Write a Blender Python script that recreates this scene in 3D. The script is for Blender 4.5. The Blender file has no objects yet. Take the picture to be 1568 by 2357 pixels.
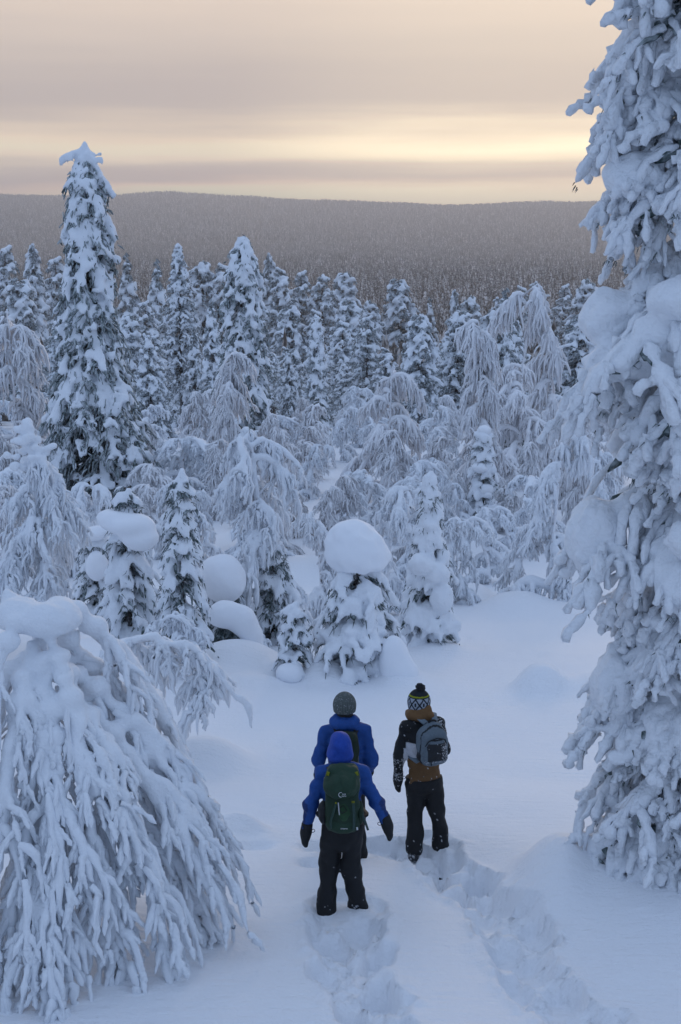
import bpy, math, random
import numpy as np
from mathutils import Vector, Matrix

# ------------------------------------------------------------------ camera, sky, sun, exposure
scene = bpy.context.scene
COL = scene.collection
CAM_Z = 6.0
FOC = 3273.0            # focal length in pixels of a 1568 x 2357 picture
CXP, CYP = 784.0, 1178.5
PITCH = math.atan((CYP - 550.0) / FOC)
cam_data = bpy.data.cameras.new("camera")
cam_data.sensor_fit = 'VERTICAL'
cam_data.sensor_height = 36.0
cam_data.lens = 36.0 * FOC / 2357.0
cam_data.clip_start = 0.1
cam_data.clip_end = 30000.0
cam = bpy.data.objects.new("camera", cam_data)
COL.objects.link(cam)
cam.location = (0, 0, CAM_Z)
cam.rotation_euler = (math.pi / 2 - PITCH, 0, 0)
scene.camera = cam
scene.render.resolution_x, scene.render.resolution_y = 681, 1024

SUN_EL, SUN_AZ = math.radians(4.0), math.radians(9.5)      # azimuth measured from +Y towards +X
sun_dir = Vector((math.sin(SUN_AZ) * math.cos(SUN_EL), math.cos(SUN_AZ) * math.cos(SUN_EL), math.sin(SUN_EL)))
sl = bpy.data.lights.new("sun", 'SUN')
sl.energy = 1.0
sl.angle = math.radians(14)
sl.color = (1.0, 0.74, 0.50)
sun = bpy.data.objects.new("sun", sl)
COL.objects.link(sun)
sun.rotation_euler = sun_dir.to_track_quat('Z', 'Y').to_euler()

def build_world():
    w = bpy.data.worlds.new("World"); scene.world = w; w.use_nodes = True
    nt = w.node_tree; N = nt.nodes; L = nt.links
    N.clear()
    def math_(op, a, b=None, c=None, clamp=False):
        n = N.new('ShaderNodeMath'); n.operation = op; n.use_clamp = clamp
        for i, v in enumerate((a, b, c)):
            if v is None: continue
            if isinstance(v, (int, float)): n.inputs[i].default_value = v
            else: L.new(v, n.inputs[i])
        return n.outputs[0]
    def smooth(v, a, b):
        n = N.new('ShaderNodeMapRange'); n.interpolation_type = 'SMOOTHSTEP'
        L.new(v, n.inputs[0]); n.inputs[1].default_value = a; n.inputs[2].default_value = b
        return n.outputs[0]
    def mixc(f, a, b):
        n = N.new('ShaderNodeMix'); n.data_type = 'RGBA'
        L.new(f, n.inputs[0])
        for i, v in ((6, a), (7, b)):
            if isinstance(v, tuple): n.inputs[i].default_value = (*v, 1)
            else: L.new(v, n.inputs[i])
        return n.outputs[2]
    tc = N.new('ShaderNodeTexCoord')
    sep = N.new('ShaderNodeSeparateXYZ'); L.new(tc.outputs['Generated'], sep.inputs[0])
    z = sep.outputs[2]
    el = math_('MULTIPLY', math_('ARCSINE', z), 180 / math.pi)          # elevation in degrees
    # cloud layers far off are seen edge on: noise stretched along the horizon
    mp = N.new('ShaderNodeMapping'); L.new(tc.outputs['Generated'], mp.inputs[0]); mp.inputs['Scale'].default_value = (1, 1, 9)
    n1 = N.new('ShaderNodeTexNoise'); L.new(mp.outputs[0], n1.inputs['Vector']); n1.inputs['Scale'].default_value = 2.6
    n1.inputs['Detail'].default_value = 5; n1.inputs['Roughness'].default_value = .5
    mp2 = N.new('ShaderNodeMapping'); L.new(tc.outputs['Generated'], mp2.inputs[0]); mp2.inputs['Scale'].default_value = (1, 1, 22)
    n2 = N.new('ShaderNodeTexNoise'); L.new(mp2.outputs[0], n2.inputs['Vector']); n2.inputs['Scale'].default_value = 5.0
    n2.inputs['Detail'].default_value = 4
    wob = math_('MULTIPLY', math_('SUBTRACT', n1.outputs[0], .5), 2.2)
    wob2 = math_('MULTIPLY', math_('SUBTRACT', n2.outputs[0], .5), .9)
    elw = math_('ADD', math_('ADD', el, wob), wob2)
    ramp = N.new('ShaderNodeValToRGB')
    fr = math_('DIVIDE', elw, 40.0, clamp=True)
    L.new(fr, ramp.inputs[0])
    R = ramp.color_ramp; R.interpolation = 'CARDINAL'
    stops = WORLD_STOPS
    while len(R.elements) < len(stops): R.elements.new(.5)
    for e, (p, c) in zip(R.elements, stops):
        e.position = p / 40.0; e.color = (*[srgb(v) for v in c], 1)
    # azimuth relative to the sun
    dp = N.new('ShaderNodeVectorMath'); dp.operation = 'DOT_PRODUCT'
    L.new(tc.outputs['Generated'], dp.inputs[0]); dp.inputs[1].default_value = sun_dir
    dot = dp.outputs['Value']
    warm = ramp.outputs[0]
    far = mixc(smooth(el, 4, 50), WORLD_BACK_LOW, WORLD_ZENITH)
    base = mixc(smooth(dot, WORLD_WARM[0], WORLD_WARM[1]), far, warm)
    # paler towards the sun, greyer away from it, in the bright gaps between cloud layers
    gap = N.new('ShaderNodeValToRGB'); L.new(fr, gap.inputs[0]); gap.color_ramp.interpolation = 'B_SPLINE'
    gs = [(0, .55), (1.6, .75), (2.3, .12), (2.9, .25), (3.5, 1), (4.2, .35), (5.2, .08), (40, .02)]
    while len(gap.color_ramp.elements) < len(gs): gap.color_ramp.elements.new(.5)
    for e, (p, v) in zip(gap.color_ramp.elements, gs):
        e.position = p / 40.0; e.color = (v, v, v, 1)
    glow = math_('MULTIPLY', gap.outputs[0], smooth(dot, math.cos(math.radians(15)), 1.0))
    lit = mixc(math_('MULTIPLY', glow, .9), base, (2.0, 1.68, 1.12))
    sky = N.new('ShaderNodeTexSky'); sky.sky_type = 'NISHITA'; sky.sun_disc = False
    sky.sun_elevation = SUN_EL; sky.sun_rotation = SUN_AZ
    sky.air_density = 1.0; sky.dust_density = 1.0; sky.ozone_density = 2.0
    b1 = N.new('ShaderNodeBackground'); L.new(sky.outputs[0], b1.inputs[0]); b1.inputs[1].default_value = 0.05
    b2 = N.new('ShaderNodeBackground'); L.new(lit, b2.inputs[0]); b2.inputs[1].default_value = WORLD_STRENGTH
    ms = N.new('ShaderNodeMixShader'); ms.inputs[0].default_value = .93     # clear sky shows only faintly through the cloud
    L.new(b1.outputs[0], ms.inputs[1]); L.new(b2.outputs[0], ms.inputs[2])
    out = N.new('ShaderNodeOutputWorld'); L.new(ms.outputs[0], out.inputs[0])

def srgb(v):
    v /= 255.0
    return v / 12.92 if v <= .04045 else ((v + .055) / 1.055) ** 2.4

WORLD_STRENGTH = 1.18
WORLD_STOPS = [(0, (262, 226, 192)), (1.0, (286, 242, 200)), (1.7, (284, 244, 206)), (2.35, (198, 180, 174)), (3.3, (258, 236, 206)),
               (4.0, (244, 222, 196)), (4.9, (196, 182, 175)), (7.0, (206, 191, 181)), (9.6, (230, 212, 197)), (16, (212, 206, 206)), (34, (178, 192, 214))]
WORLD_ZENITH = (.40, .525, .77)
WORLD_BACK_LOW = (.27, .37, .56)
WORLD_WARM = (.25, .93)
build_world()
scene.view_settings.view_transform = 'Standard'
scene.view_settings.look = 'None'
scene.view_settings.exposure = 0.0
scene.view_settings.gamma = 1.0
scene.view_settings.use_curve_mapping = False
scene.cycles.use_denoising = True
scene.cycles.max_bounces = 8
scene.cycles.diffuse_bounces = 7
scene.cycles.glossy_bounces = 2
scene.cycles.transmission_bounces = 2
scene.cycles.volume_bounces = 0
# ------------------------------------------------------------------ helpers
def link(o, parent=None):
    COL.objects.link(o)
    if parent is not None: o.parent = parent
    return o

def mesh_np(name, V, F, mat=None, smooth=True, cols=None):
    """V (n,3) array, F list of (m,k) integer arrays (k = 3 or 4)."""
    me = bpy.data.meshes.new(name)
    F = [np.asarray(f, np.int32) for f in F if len(f)]
    V = np.ascontiguousarray(V, np.float32)
    me.vertices.add(len(V)); me.vertices.foreach_set('co', V.ravel())
    if F:
        loops = np.concatenate([f.ravel() for f in F])
        tot = np.concatenate([np.full(len(f), f.shape[1], np.int32) for f in F])
        start = np.concatenate([[0], np.cumsum(tot)[:-1]]).astype(np.int32)
        me.loops.add(len(loops)); me.loops.foreach_set('vertex_index', loops)
        me.polygons.add(len(tot)); me.polygons.foreach_set('loop_start', start); me.polygons.foreach_set('loop_total', tot)
        if smooth: me.polygons.foreach_set('use_smooth', tot == 4 if len(F) > 1 else np.ones(len(tot), bool))
    if cols is not None:
        a = me.color_attributes.new('Col', 'FLOAT_COLOR', 'POINT')
        c = np.ones((len(V), 4), np.float32); c[:, :3] = cols
        a.data.foreach_set('color', c.ravel())
    me.update(calc_edges=True)
    if mat is not None: me.materials.append(mat)
    return me

def obj(name, me, parent=None, loc=(0, 0, 0), label=None):
    o = bpy.data.objects.new(name, me); o.location = loc
    if label: o['label'] = label
    return link(o, parent)

def thing(name, label, cat, loc=(0, 0, 0), rz=0.0, group=None, scale=1.0):
    o = bpy.data.objects.new(name, None); o.empty_display_size = .2
    o.location = loc; o.rotation_euler = (0, 0, rz); o.scale = (scale,) * 3 if isinstance(scale, (int, float)) else scale
    tag(o, label, cat, group)
    return link(o)

def tag(o, label, cat, group=None):
    o['label'] = label; o['category'] = cat
    if group: o['group'] = group
    return o

def copy_tree(src, loc, rz, scale, label, group=None, name=None):
    r = src.copy(); COL.objects.link(r)
    if name: r.name = name
    r.location = loc; r.rotation_euler = (0, 0, rz); r.scale = (scale,) * 3 if isinstance(scale, (int, float)) else scale
    r['label'] = label
    if group: r['group'] = group
    elif 'group' in r: del r['group']
    for ch in list(src.children):
        c = ch.copy(); COL.objects.link(c); c.parent = r
        for g in list(ch.children):
            d = g.copy(); COL.objects.link(d); d.parent = c
    return r

# ---- noise
_T = np.random.RandomState(7).rand(256 * 256).astype(np.float32)
def vnoise2(x, y, seed=0):
    x = np.asarray(x, np.float64); y = np.asarray(y, np.float64)
    xi = np.floor(x).astype(np.int64); yi = np.floor(y).astype(np.int64)
    fx = x - xi; fy = y - yi
    fx = fx * fx * fx * (fx * (fx * 6 - 15) + 10); fy = fy * fy * fy * (fy * (fy * 6 - 15) + 10)
    def h(a, b): return _T[((a * 73856093) ^ (b * 19349663) ^ (seed * 83492791)) & 65535]
    return (h(xi, yi) * (1 - fx) + h(xi + 1, yi) * fx) * (1 - fy) + (h(xi, yi + 1) * (1 - fx) + h(xi + 1, yi + 1) * fx) * fy - .5
def fbm2(x, y, oct=4, seed=0, gain=.5):
    a, s, f = 1.0, 0, 1.0
    for i in range(oct):
        s = s + a * vnoise2(x * f + 17.3 * i, y * f - 9.1 * i, seed + i); a *= gain; f *= 2.03
    return s
def lattice(shape, cell, rng):
    """Smooth random field on a grid of the given shape; cell = feature size in grid steps."""
    n = [int(s / cell) + 4 for s in shape]
    A = rng.rand(*n).astype(np.float32) - .5
    for ax, s in enumerate(shape):
        p = np.arange(s) / cell; i = p.astype(int); f = (p - i).astype(np.float32); f = f * f * (3 - 2 * f)
        sh = [1, 1, 1]; sh[ax] = s; f = f.reshape(sh)
        A = np.take(A, i, ax) * (1 - f) + np.take(A, i + 1, ax) * f
    return A

# ---- a smooth-union distance field and its surface
class Field:
    def __init__(self, lo, hi, vs, k=None, hard=False):
        self.hard = hard
        self.lo = np.array(lo, np.float32); self.vs = vs
        self.n = np.ceil((np.array(hi) - self.lo) / vs).astype(int) + 1
        self.k = k or 1.1 / vs
        self.pad = 3.2 / self.k
        if hard: self.pad = 3.0 * vs
        self.A = np.full(self.n, 4 * vs, np.float32) if hard else np.zeros(self.n, np.float32)
        self.ax = [self.lo[i] + vs * np.arange(self.n[i], dtype=np.float32) for i in range(3)]
    def _box(self, mn, mx):
        a = np.maximum(np.floor((mn - self.lo) / self.vs).astype(int), 0)
        b = np.minimum(np.ceil((mx - self.lo) / self.vs).astype(int) + 1, self.n)
        if np.any(b <= a): return None
        return a, b
    def _add(self, a, b, D):
        v = self.A[a[0]:b[0], a[1]:b[1], a[2]:b[2]]
        if self.hard: np.minimum(v, D, out=v)
        else: v += np.exp(-self.k * np.minimum(D, 50 / self.k))
    def capsule(self, p0, p1, r0, r1):
        p0 = np.asarray(p0, np.float32); p1 = np.asarray(p1, np.float32)
        R = max(r0, r1) + self.pad
        bb = self._box(np.minimum(p0, p1) - R, np.maximum(p0, p1) + R)
        if bb is None: return
        a, b = bb
        X = self.ax[0][a[0]:b[0], None, None] - p0[0]; Y = self.ax[1][None, a[1]:b[1], None] - p0[1]; Z = self.ax[2][None, None, a[2]:b[2]] - p0[2]
        d = p1 - p0; L2 = float(d @ d) + 1e-9
        h = np.clip((X * d[0] + Y * d[1] + Z * d[2]) / L2, 0, 1)
        D = np.sqrt((X - h * d[0]) ** 2 + (Y - h * d[1]) ** 2 + (Z - h * d[2]) ** 2) - (r0 + (r1 - r0) * h)
        self._add(a, b, D)
    def ellipsoid(self, c, r, M=None):
        c = np.asarray(c, np.float32); r = np.asarray(r, np.float32)
        R = float(r.max()) + self.pad
        bb = self._box(c - R, c + R)
        if bb is None: return
        a, b = bb
        X = self.ax[0][a[0]:b[0], None, None] - c[0]; Y = self.ax[1][None, a[1]:b[1], None] - c[1]; Z = self.ax[2][None, None, a[2]:b[2]] - c[2]
        if M is not None:
            M = np.asarray(M, np.float32)
            X, Y, Z = (M[0, i] * X + M[1, i] * Y + M[2, i] * Z for i in range(3))
        q = np.sqrt((X / r[0]) ** 2 + (Y / r[1]) ** 2 + (Z / r[2]) ** 2) + 1e-6
        D = (q - 1) * float(r.min()) * .5 + (q - 1) * .5 * np.sqrt(X * X + Y * Y + Z * Z) / q
        self._add(a, b, D)
    def box(self, c, h, rad, M=None):
        c = np.asarray(c, np.float32); h = np.asarray(h, np.float32)
        R = float(np.linalg.norm(h)) + self.pad
        bb = self._box(c - R, c + R)
        if bb is None: return
        a, b = bb
        X = self.ax[0][a[0]:b[0], None, None] - c[0]; Y = self.ax[1][None, a[1]:b[1], None] - c[1]; Z = self.ax[2][None, None, a[2]:b[2]] - c[2]
        if M is not None:
            M = np.asarray(M, np.float32)
            X, Y, Z = (M[0, i] * X + M[1, i] * Y + M[2, i] * Z for i in range(3))
        qx, qy, qz = (np.abs(v) - (hh - rad) for v, hh in zip((X, Y, Z), h))
        D = np.sqrt(np.maximum(qx, 0) ** 2 + np.maximum(qy, 0) ** 2 + np.maximum(qz, 0) ** 2) + np.minimum(np.maximum(np.maximum(qx, qy), qz), 0) - rad
        self._add(a, b, D)
    def sd(self):
        if self.hard:
            A = self.A
            for ax in range(3):
                B = A.copy(); a = [slice(None)] * 3; b = list(a); c = list(a)
                a[ax] = slice(1, -1); b[ax] = slice(0, -2); c[ax] = slice(2, None)
                B[tuple(a)] = .5 * A[tuple(a)] + .25 * (A[tuple(b)] + A[tuple(c)])
                A = B
            return A
        return -np.log(np.maximum(self.A, np.float32(1e-5))) / self.k
    def grid(self):
        return self.ax[0][:, None, None], self.ax[1][None, :, None], self.ax[2][None, None, :]
    def noise(self, S, size, amp, rng):
        return S + lattice(S.shape, max(size / self.vs, 1.5), rng) * (2 * amp)
    def surface(self, S=None):
        if S is None: S = self.sd()
        S = S.copy()
        for ax in range(3):
            sl_ = [slice(None)] * 3
            for e in (0, -1):
                sl_[ax] = e; S[tuple(sl_)] = np.abs(S[tuple(sl_)]) + 1e-3
        inside = S < 0
        n = np.array(S.shape)
        cnt = np.zeros(n - 1, np.int8)
        for dx in (0, 1):
            for dy in (0, 1):
                for dz in (0, 1):
                    cnt += inside[dx:n[0] - 1 + dx, dy:n[1] - 1 + dy, dz:n[2] - 1 + dz]
        act = (cnt > 0) & (cnt < 8)
        I = np.argwhere(act)
        if len(I) == 0: return np.zeros((0, 3), np.float32), np.zeros((0, 4), np.int32)
        idx = np.full(n - 1, -1, np.int32); idx[act] = np.arange(len(I), dtype=np.int32)
        acc = np.zeros((len(I), 3), np.float32); num = np.zeros(len(I), np.float32)
        corners = [(a, b, c) for a in (0, 1) for b in (0, 1) for c in (0, 1)]
        vals = {c: S[I[:, 0] + c[0], I[:, 1] + c[1], I[:, 2] + c[2]] for c in corners}
        for ax in range(3):
            for c in corners:
                if c[ax]: continue
                c2 = tuple(v + (i == ax) for i, v in enumerate(c))
                s0, s1 = vals[c], vals[c2]
                m = (s0 < 0) != (s1 < 0)
                t = np.where(m, s0 / np.where(m, s0 - s1, 1), 0)
                p = np.zeros((len(I), 3), np.float32); p += np.array(c, np.float32); p[:, ax] += t
                acc += p * m[:, None]; num += m
        V = (I + acc / num[:, None]) * self.vs + self.lo
        faces = []
        for ax in range(3):
            sl0 = [slice(1, -1)] * 3; sl1 = [slice(1, -1)] * 3
            sl0[ax] = slice(0, -1); sl1[ax] = slice(1, None)
            a, b = inside[tuple(sl0)], inside[tuple(sl1)]
            u, v = (ax + 1) % 3, (ax + 2) % 3
            for flip, m in ((False, a & ~b), (True, ~a & b)):
                E = np.argwhere(m)
                if len(E) == 0: continue
                off = np.ones(3, int); off[ax] = 0
                E = E + off
                q = []
                for du, dv in ((0, 0), (1, 0), (1, 1), (0, 1)):
                    C = E.copy(); C[:, u] -= 1 - du; C[:, v] -= 1 - dv
                    q.append(idx[C[:, 0], C[:, 1], C[:, 2]])
                q = np.stack(q, 1)
                if flip: q = q[:, ::-1]
                faces.append(q)
        return V.astype(np.float32), np.concatenate(faces)

def unit(v):
    v = np.asarray(v, np.float64)
    return v / (np.linalg.norm(v, axis=-1, keepdims=True) + 1e-12)

def tubes(P, R, sides=5, rng=None, jit=0.0):
    """P (T,N,3) polylines, R (T,N) radii -> verts, quads."""
    P = np.asarray(P, np.float64); R = np.asarray(R, np.float64)
    T, N, _ = P.shape
    t = np.empty_like(P); t[:, 1:-1] = P[:, 2:] - P[:, :-2]; t[:, 0] = P[:, 1] - P[:, 0]; t[:, -1] = P[:, -1] - P[:, -2]
    t = unit(t)
    m = unit(P[:, -1] - P[:, 0])
    ref = np.where(np.abs(m[:, 2:3]) > .7, np.array([[.94, .33, 0]]), np.array([[0.05, 0.05, 1.0]]))
    ref = unit(ref)[:, None, :]
    b = unit(np.cross(t, np.broadcast_to(ref, t.shape))); nn = np.cross(b, t)
    a = np.arange(sides) * 2 * math.pi / sides
    rr = R[:, :, None] * np.ones(sides)
    if rng is not None and jit: rr = rr * (1 + jit * (rng.rand(T, N, sides) * 2 - 1))
    V = P[:, :, None, :] + rr[..., None] * (np.cos(a)[None, None, :, None] * b[:, :, None, :] + np.sin(a)[None, None, :, None] * nn[:, :, None, :])
    base = (np.arange(T) * N * sides)[:, None, None] + (np.arange(N - 1) * sides)[None, :, None]
    j = np.arange(sides)[None, None, :]; j2 = (j + 1) % sides
    F = np.stack([base + j, base + j2, base + sides + j2, base + sides + j], -1).reshape(-1, 4)
    return V.reshape(-1, 3), F

def resample(pl, n):
    pl = np.asarray(pl, float)
    s = np.concatenate([[0], np.cumsum(np.linalg.norm(np.diff(pl, axis=0), axis=1))])
    q = np.linspace(0, s[-1], n)
    return np.stack([np.interp(q, s, pl[:, i]) for i in range(3)], 1)

def cones(P0, P1, r):
    """thin three-sided spikes from P0 to P1 (vectorised)."""
    P0 = np.asarray(P0, np.float64); P1 = np.asarray(P1, np.float64)
    t = unit(P1 - P0)
    ref = np.where(np.abs(t[:, 2:3]) > .8, np.array([[1.0, 0, 0]]), np.array([[0, 0, 1.0]]))
    b = unit(np.cross(t, ref)); n = np.cross(b, t)
    r = np.broadcast_to(np.asarray(r, float), (len(P0),))[:, None]
    V = np.stack([P0 + r * b, P0 + r * (-.5 * b + .866 * n), P0 + r * (-.5 * b - .866 * n), P1], 1).reshape(-1, 3)
    i = (np.arange(len(P0)) * 4)[:, None]
    F = np.concatenate([i + np.array([[0, 1, 3]]), i + np.array([[1, 2, 3]]), i + np.array([[2, 0, 3]])])
    return V, F

def join(parts):
    Vs, Fs, o = [], [], 0
    for V, F in parts:
        if len(V) == 0: continue
        Vs.append(V); Fs.append(np.asarray(F) + o); o += len(V)
    return np.concatenate(Vs), Fs

# ---- materials
def new_mat(name):
    m = bpy.data.materials.new(name); m.use_nodes = True
    nt = m.node_tree; b = nt.nodes['Principled BSDF']
    return m, nt.nodes, nt.links, b

def snow_mat(name, base=(.84, .865, .90), big=1.2, fine=38.0, bump=.35, dist=.02, sss=0.0, crumb=0.0):
    m, N, L, b = new_mat(name)
    tc = N.new('ShaderNodeTexCoord')
    n1 = N.new('ShaderNodeTexNoise'); n1.inputs['Scale'].default_value = fine; n1.inputs['Detail'].default_value = 6; n1.inputs['Roughness'].default_value = .62
    n2 = N.new('ShaderNodeTexNoise'); n2.inputs['Scale'].default_value = big; n2.inputs['Detail'].default_value = 3
    for n in (n1, n2): L.new(tc.outputs['Object'], n.inputs['Vector'])
    mx = N.new('ShaderNodeMix'); mx.data_type = 'RGBA'
    L.new(n2.outputs[0], mx.inputs[0])
    mx.inputs[6].default_value = (base[0] * .95, base[1] * .96, base[2] * .98, 1); mx.inputs[7].default_value = (*base, 1)
    L.new(mx.outputs[2], b.inputs['Base Color'])
    b.inputs['Roughness'].default_value = .75; b.inputs['Specular IOR Level'].default_value = .25
    if sss:
        b.inputs['Subsurface Weight'].default_value = sss; b.inputs['Subsurface Radius'].default_value = (.02, .025, .03)
    bp = N.new('ShaderNodeBump'); bp.inputs['Strength'].default_value = bump; bp.inputs['Distance'].default_value = dist
    L.new(n1.outputs[0], bp.inputs['Height']); L.new(bp.outputs[0], b.inputs['Normal'])
    return m

def two_tone(name, c1, c2, scale=8.0, lo=.4, hi=.6, rough=.85, detail=5, bump=0, var=False):
    m, N, L, b = new_mat(name)
    tc = N.new('ShaderNodeTexCoord')
    n = N.new('ShaderNodeTexNoise'); n.inputs['Scale'].default_value = scale; n.inputs['Detail'].default_value = detail
    L.new(tc.outputs['Object'], n.inputs['Vector'])
    mr = N.new('ShaderNodeMapRange'); mr.inputs[1].default_value = lo; mr.inputs[2].default_value = hi; L.new(n.outputs[0], mr.inputs[0])
    mx = N.new('ShaderNodeMix'); mx.data_type = 'RGBA'; L.new(mr.outputs[0], mx.inputs[0])
    mx.inputs[6].default_value = (*c1, 1); mx.inputs[7].default_value = (*c2, 1)
    col = mx.outputs[2]
    if var:
        oi = N.new('ShaderNodeObjectInfo'); hs = N.new('ShaderNodeHueSaturation')
        mv = N.new('ShaderNodeMapRange'); mv.inputs[3].default_value = .35; mv.inputs[4].default_value = 1.5; L.new(oi.outputs['Random'], mv.inputs[0])
        L.new(mv.outputs[0], hs.inputs['Value']); L.new(col, hs.inputs['Color']); col = hs.outputs[0]
    L.new(col, b.inputs['Base Color'])
    b.inputs['Roughness'].default_value = rough; b.inputs['Specular IOR Level'].default_value = .2
    if bump:
        bp = N.new('ShaderNodeBump'); bp.inputs['Strength'].default_value = bump; bp.inputs['Distance'].default_value = .01
        L.new(n.outputs[0], bp.inputs['Height']); L.new(bp.outputs[0], b.inputs['Normal'])
    return m

M_GROUND = snow_mat('ground_snow', (.85, .865, .89), .5, 26.0, .7, .022)
def ripples(m):
    N, L = m.node_tree.nodes, m.node_tree.links; b = N['Principled BSDF']
    tc = N.new('ShaderNodeTexCoord'); mp = N.new('ShaderNodeMapping'); mp.inputs['Scale'].default_value = (2.2, 7.5, 1); mp.inputs['Rotation'].default_value = (0, 0, .15)
    n = N.new('ShaderNodeTexNoise'); n.inputs['Scale'].default_value = 1.6; n.inputs['Detail'].default_value = 5; n.inputs['Roughness'].default_value = .55
    L.new(tc.outputs['Object'], mp.inputs[0]); L.new(mp.outputs[0], n.inputs['Vector'])
    bp = N.new('ShaderNodeBump'); bp.inputs['Strength'].default_value = .75; bp.inputs['Distance'].default_value = .035
    old = b.inputs['Normal'].links[0].from_socket
    L.new(n.outputs[0], bp.inputs['Height']); L.new(old, bp.inputs['Normal']); L.new(bp.outputs[0], b.inputs['Normal'])
ripples(M_GROUND)
M_SNOW = snow_mat('tree_snow', (.84, .87, .905), 3.0, 34.0, .6, .03)
M_PUFF = snow_mat('puffy_snow', (.85, .875, .905), 3.0, 40.0, .6, .03)
def puffs(m, scale, dist, strength):
    N, L = m.node_tree.nodes, m.node_tree.links; b = N['Principled BSDF']
    tc = N.new('ShaderNodeTexCoord'); wn = N.new('ShaderNodeTexNoise'); wn.inputs['Scale'].default_value = 7; wn.inputs['Detail'].default_value = 2
    ad = N.new('ShaderNodeMix'); ad.data_type = 'VECTOR'; ad.inputs[0].default_value = .12
    L.new(tc.outputs['Object'], wn.inputs['Vector']); L.new(tc.outputs['Object'], ad.inputs[4]); L.new(wn.outputs['Color'], ad.inputs[5])
    v = N.new('ShaderNodeTexVoronoi'); v.feature = 'SMOOTH_F1'; v.inputs['Scale'].default_value = scale; v.inputs['Smoothness'].default_value = .25
    L.new(ad.outputs[1], v.inputs['Vector'])
    mu = N.new('ShaderNodeMath'); mu.operation = 'SUBTRACT'; mu.inputs[0].default_value = 1; L.new(v.outputs['Distance'], mu.inputs[1])
    bp = N.new('ShaderNodeBump'); bp.inputs['Strength'].default_value = strength; bp.inputs['Distance'].default_value = dist
    old = b.inputs['Normal'].links[0].from_socket
    L.new(mu.outputs[0], bp.inputs['Height']); L.new(old, bp.inputs['Normal']); L.new(bp.outputs[0], b.inputs['Normal'])
puffs(M_PUFF, 13.0, .05, .45)
M_RIME = snow_mat('rime', (.89, .895, .915), 5.0, 45.0, .7, .03)
def translucent(m, f, col):
    N, L = m.node_tree.nodes, m.node_tree.links; b = N['Principled BSDF']; out = N['Material Output']
    tb = N.new('ShaderNodeBsdfTranslucent'); tb.inputs[0].default_value = (*col, 1); ms = N.new('ShaderNodeMixShader'); ms.inputs[0].default_value = f
    L.new(b.outputs[0], ms.inputs[1]); L.new(tb.outputs[0], ms.inputs[2]); L.new(ms.outputs[0], out.inputs[0])
M_CAP = snow_mat('cap_snow', (.86, .88, .91), 2.0, 14.0, .25, .02)
M_NEEDLE = two_tone('frosted_needles', (.05, .075, .074), (.36, .41, .43), 12.0, .40, .66)
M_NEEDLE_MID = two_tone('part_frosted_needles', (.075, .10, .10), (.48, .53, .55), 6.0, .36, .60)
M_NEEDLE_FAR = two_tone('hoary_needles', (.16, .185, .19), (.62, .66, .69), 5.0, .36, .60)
M_NEEDLE_NEAR = two_tone('rimed_needles', (.09, .12, .115), (.72, .76, .80), 16.0, .34, .52)
M_TWIG = two_tone('frosted_birch_bark', (.2, .185, .18), (.74, .75, .78), 9.0, .30, .48)
M_BARK = two_tone('bark', (.06, .05, .046), (.30, .30, .32), 11.0, .45, .7)
M_FAR = two_tone('far_forest', (.085, .066, .056), (.62, .57, .54), .7, .42, .60, var=True)
# ------------------------------------------------------------------ terrain: one sheet of snow from the camera's hill to the far fells
_PY = np.array([-60, 0, 12, 24, 38, 55, 82, 120, 200, 400, 700, 1500, 3000, 4500, 6000, 7200, 9500, 14000], float)
_PH = np.array([-3.5, 4.35, 5.91, 7.47, 9.3, 10.4, 12.2, 16, 26, 42, 50, 51, 46, 12, -75, -150, -60, 60], float)
def _pchip(x, y):
    h = np.diff(x); d = np.diff(y) / h; m = np.zeros_like(y)
    for i in range(1, len(x) - 1):
        if d[i - 1] * d[i] > 0:
            w1, w2 = 2 * h[i] + h[i - 1], h[i] + 2 * h[i - 1]
            m[i] = (w1 + w2) / (w1 / d[i - 1] + w2 / d[i])
    m[0], m[-1] = d[0], d[-1]
    return m
_PM = _pchip(_PY, _PH)
def profile(y):
    y = np.clip(np.asarray(y, float), _PY[0], _PY[-1])
    i = np.clip(np.searchsorted(_PY, y) - 1, 0, len(_PY) - 2)
    h = _PY[i + 1] - _PY[i]; t = (y - _PY[i]) / h
    return (_PH[i] * (1 + 2 * t) * (1 - t) ** 2 + _PM[i] * h * t * (1 - t) ** 2 + _PH[i + 1] * t * t * (3 - 2 * t) + _PM[i + 1] * h * t * t * (t - 1))

def ground0(x, y):
    """Terrain without footprints."""
    x = np.asarray(x, float); y = np.asarray(y, float)
    z = CAM_Z - profile(y)
    r = np.clip((y - 3500) / 3500, 0, 1); r = r * r * (3 - 2 * r)
    fx = x / np.maximum(y, 1)
    ridge = np.interp(fx, [-.6, -.24, -.12, -.02, .07, .14, .24, .6], [60, 46, 40, 8, -3, 3, 22, 40])
    z = z + r * ridge + r * 26 * fbm2(x / 700, y / 1100, 4, 41)
    m = np.clip((y - 150) / 600, 0, 1)
    z = z + m * 5 * fbm2(x / 260, y / 320, 3, 31)
    near = np.exp(-np.maximum(y, 0) / 90.0)
    z = z + near * (.22 * fbm2(x / 4.3, y / 4.3, 3, 3) + .05 * fbm2(x / 1.1, y / 1.1, 2, 9) * np.clip((y - 9) / 10, .25, 1))
    return z

MOUNDS = []         # (x, y, rx, ry, height)
def ground1(x, y):
    z = ground0(x, y)
    for mx, my, rx, ry, hh in MOUNDS:
        q = ((x - mx) / rx) ** 2 + ((y - my) / ry) ** 2
        z = z + hh * np.exp(-q ** 1.4)
    return z

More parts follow.
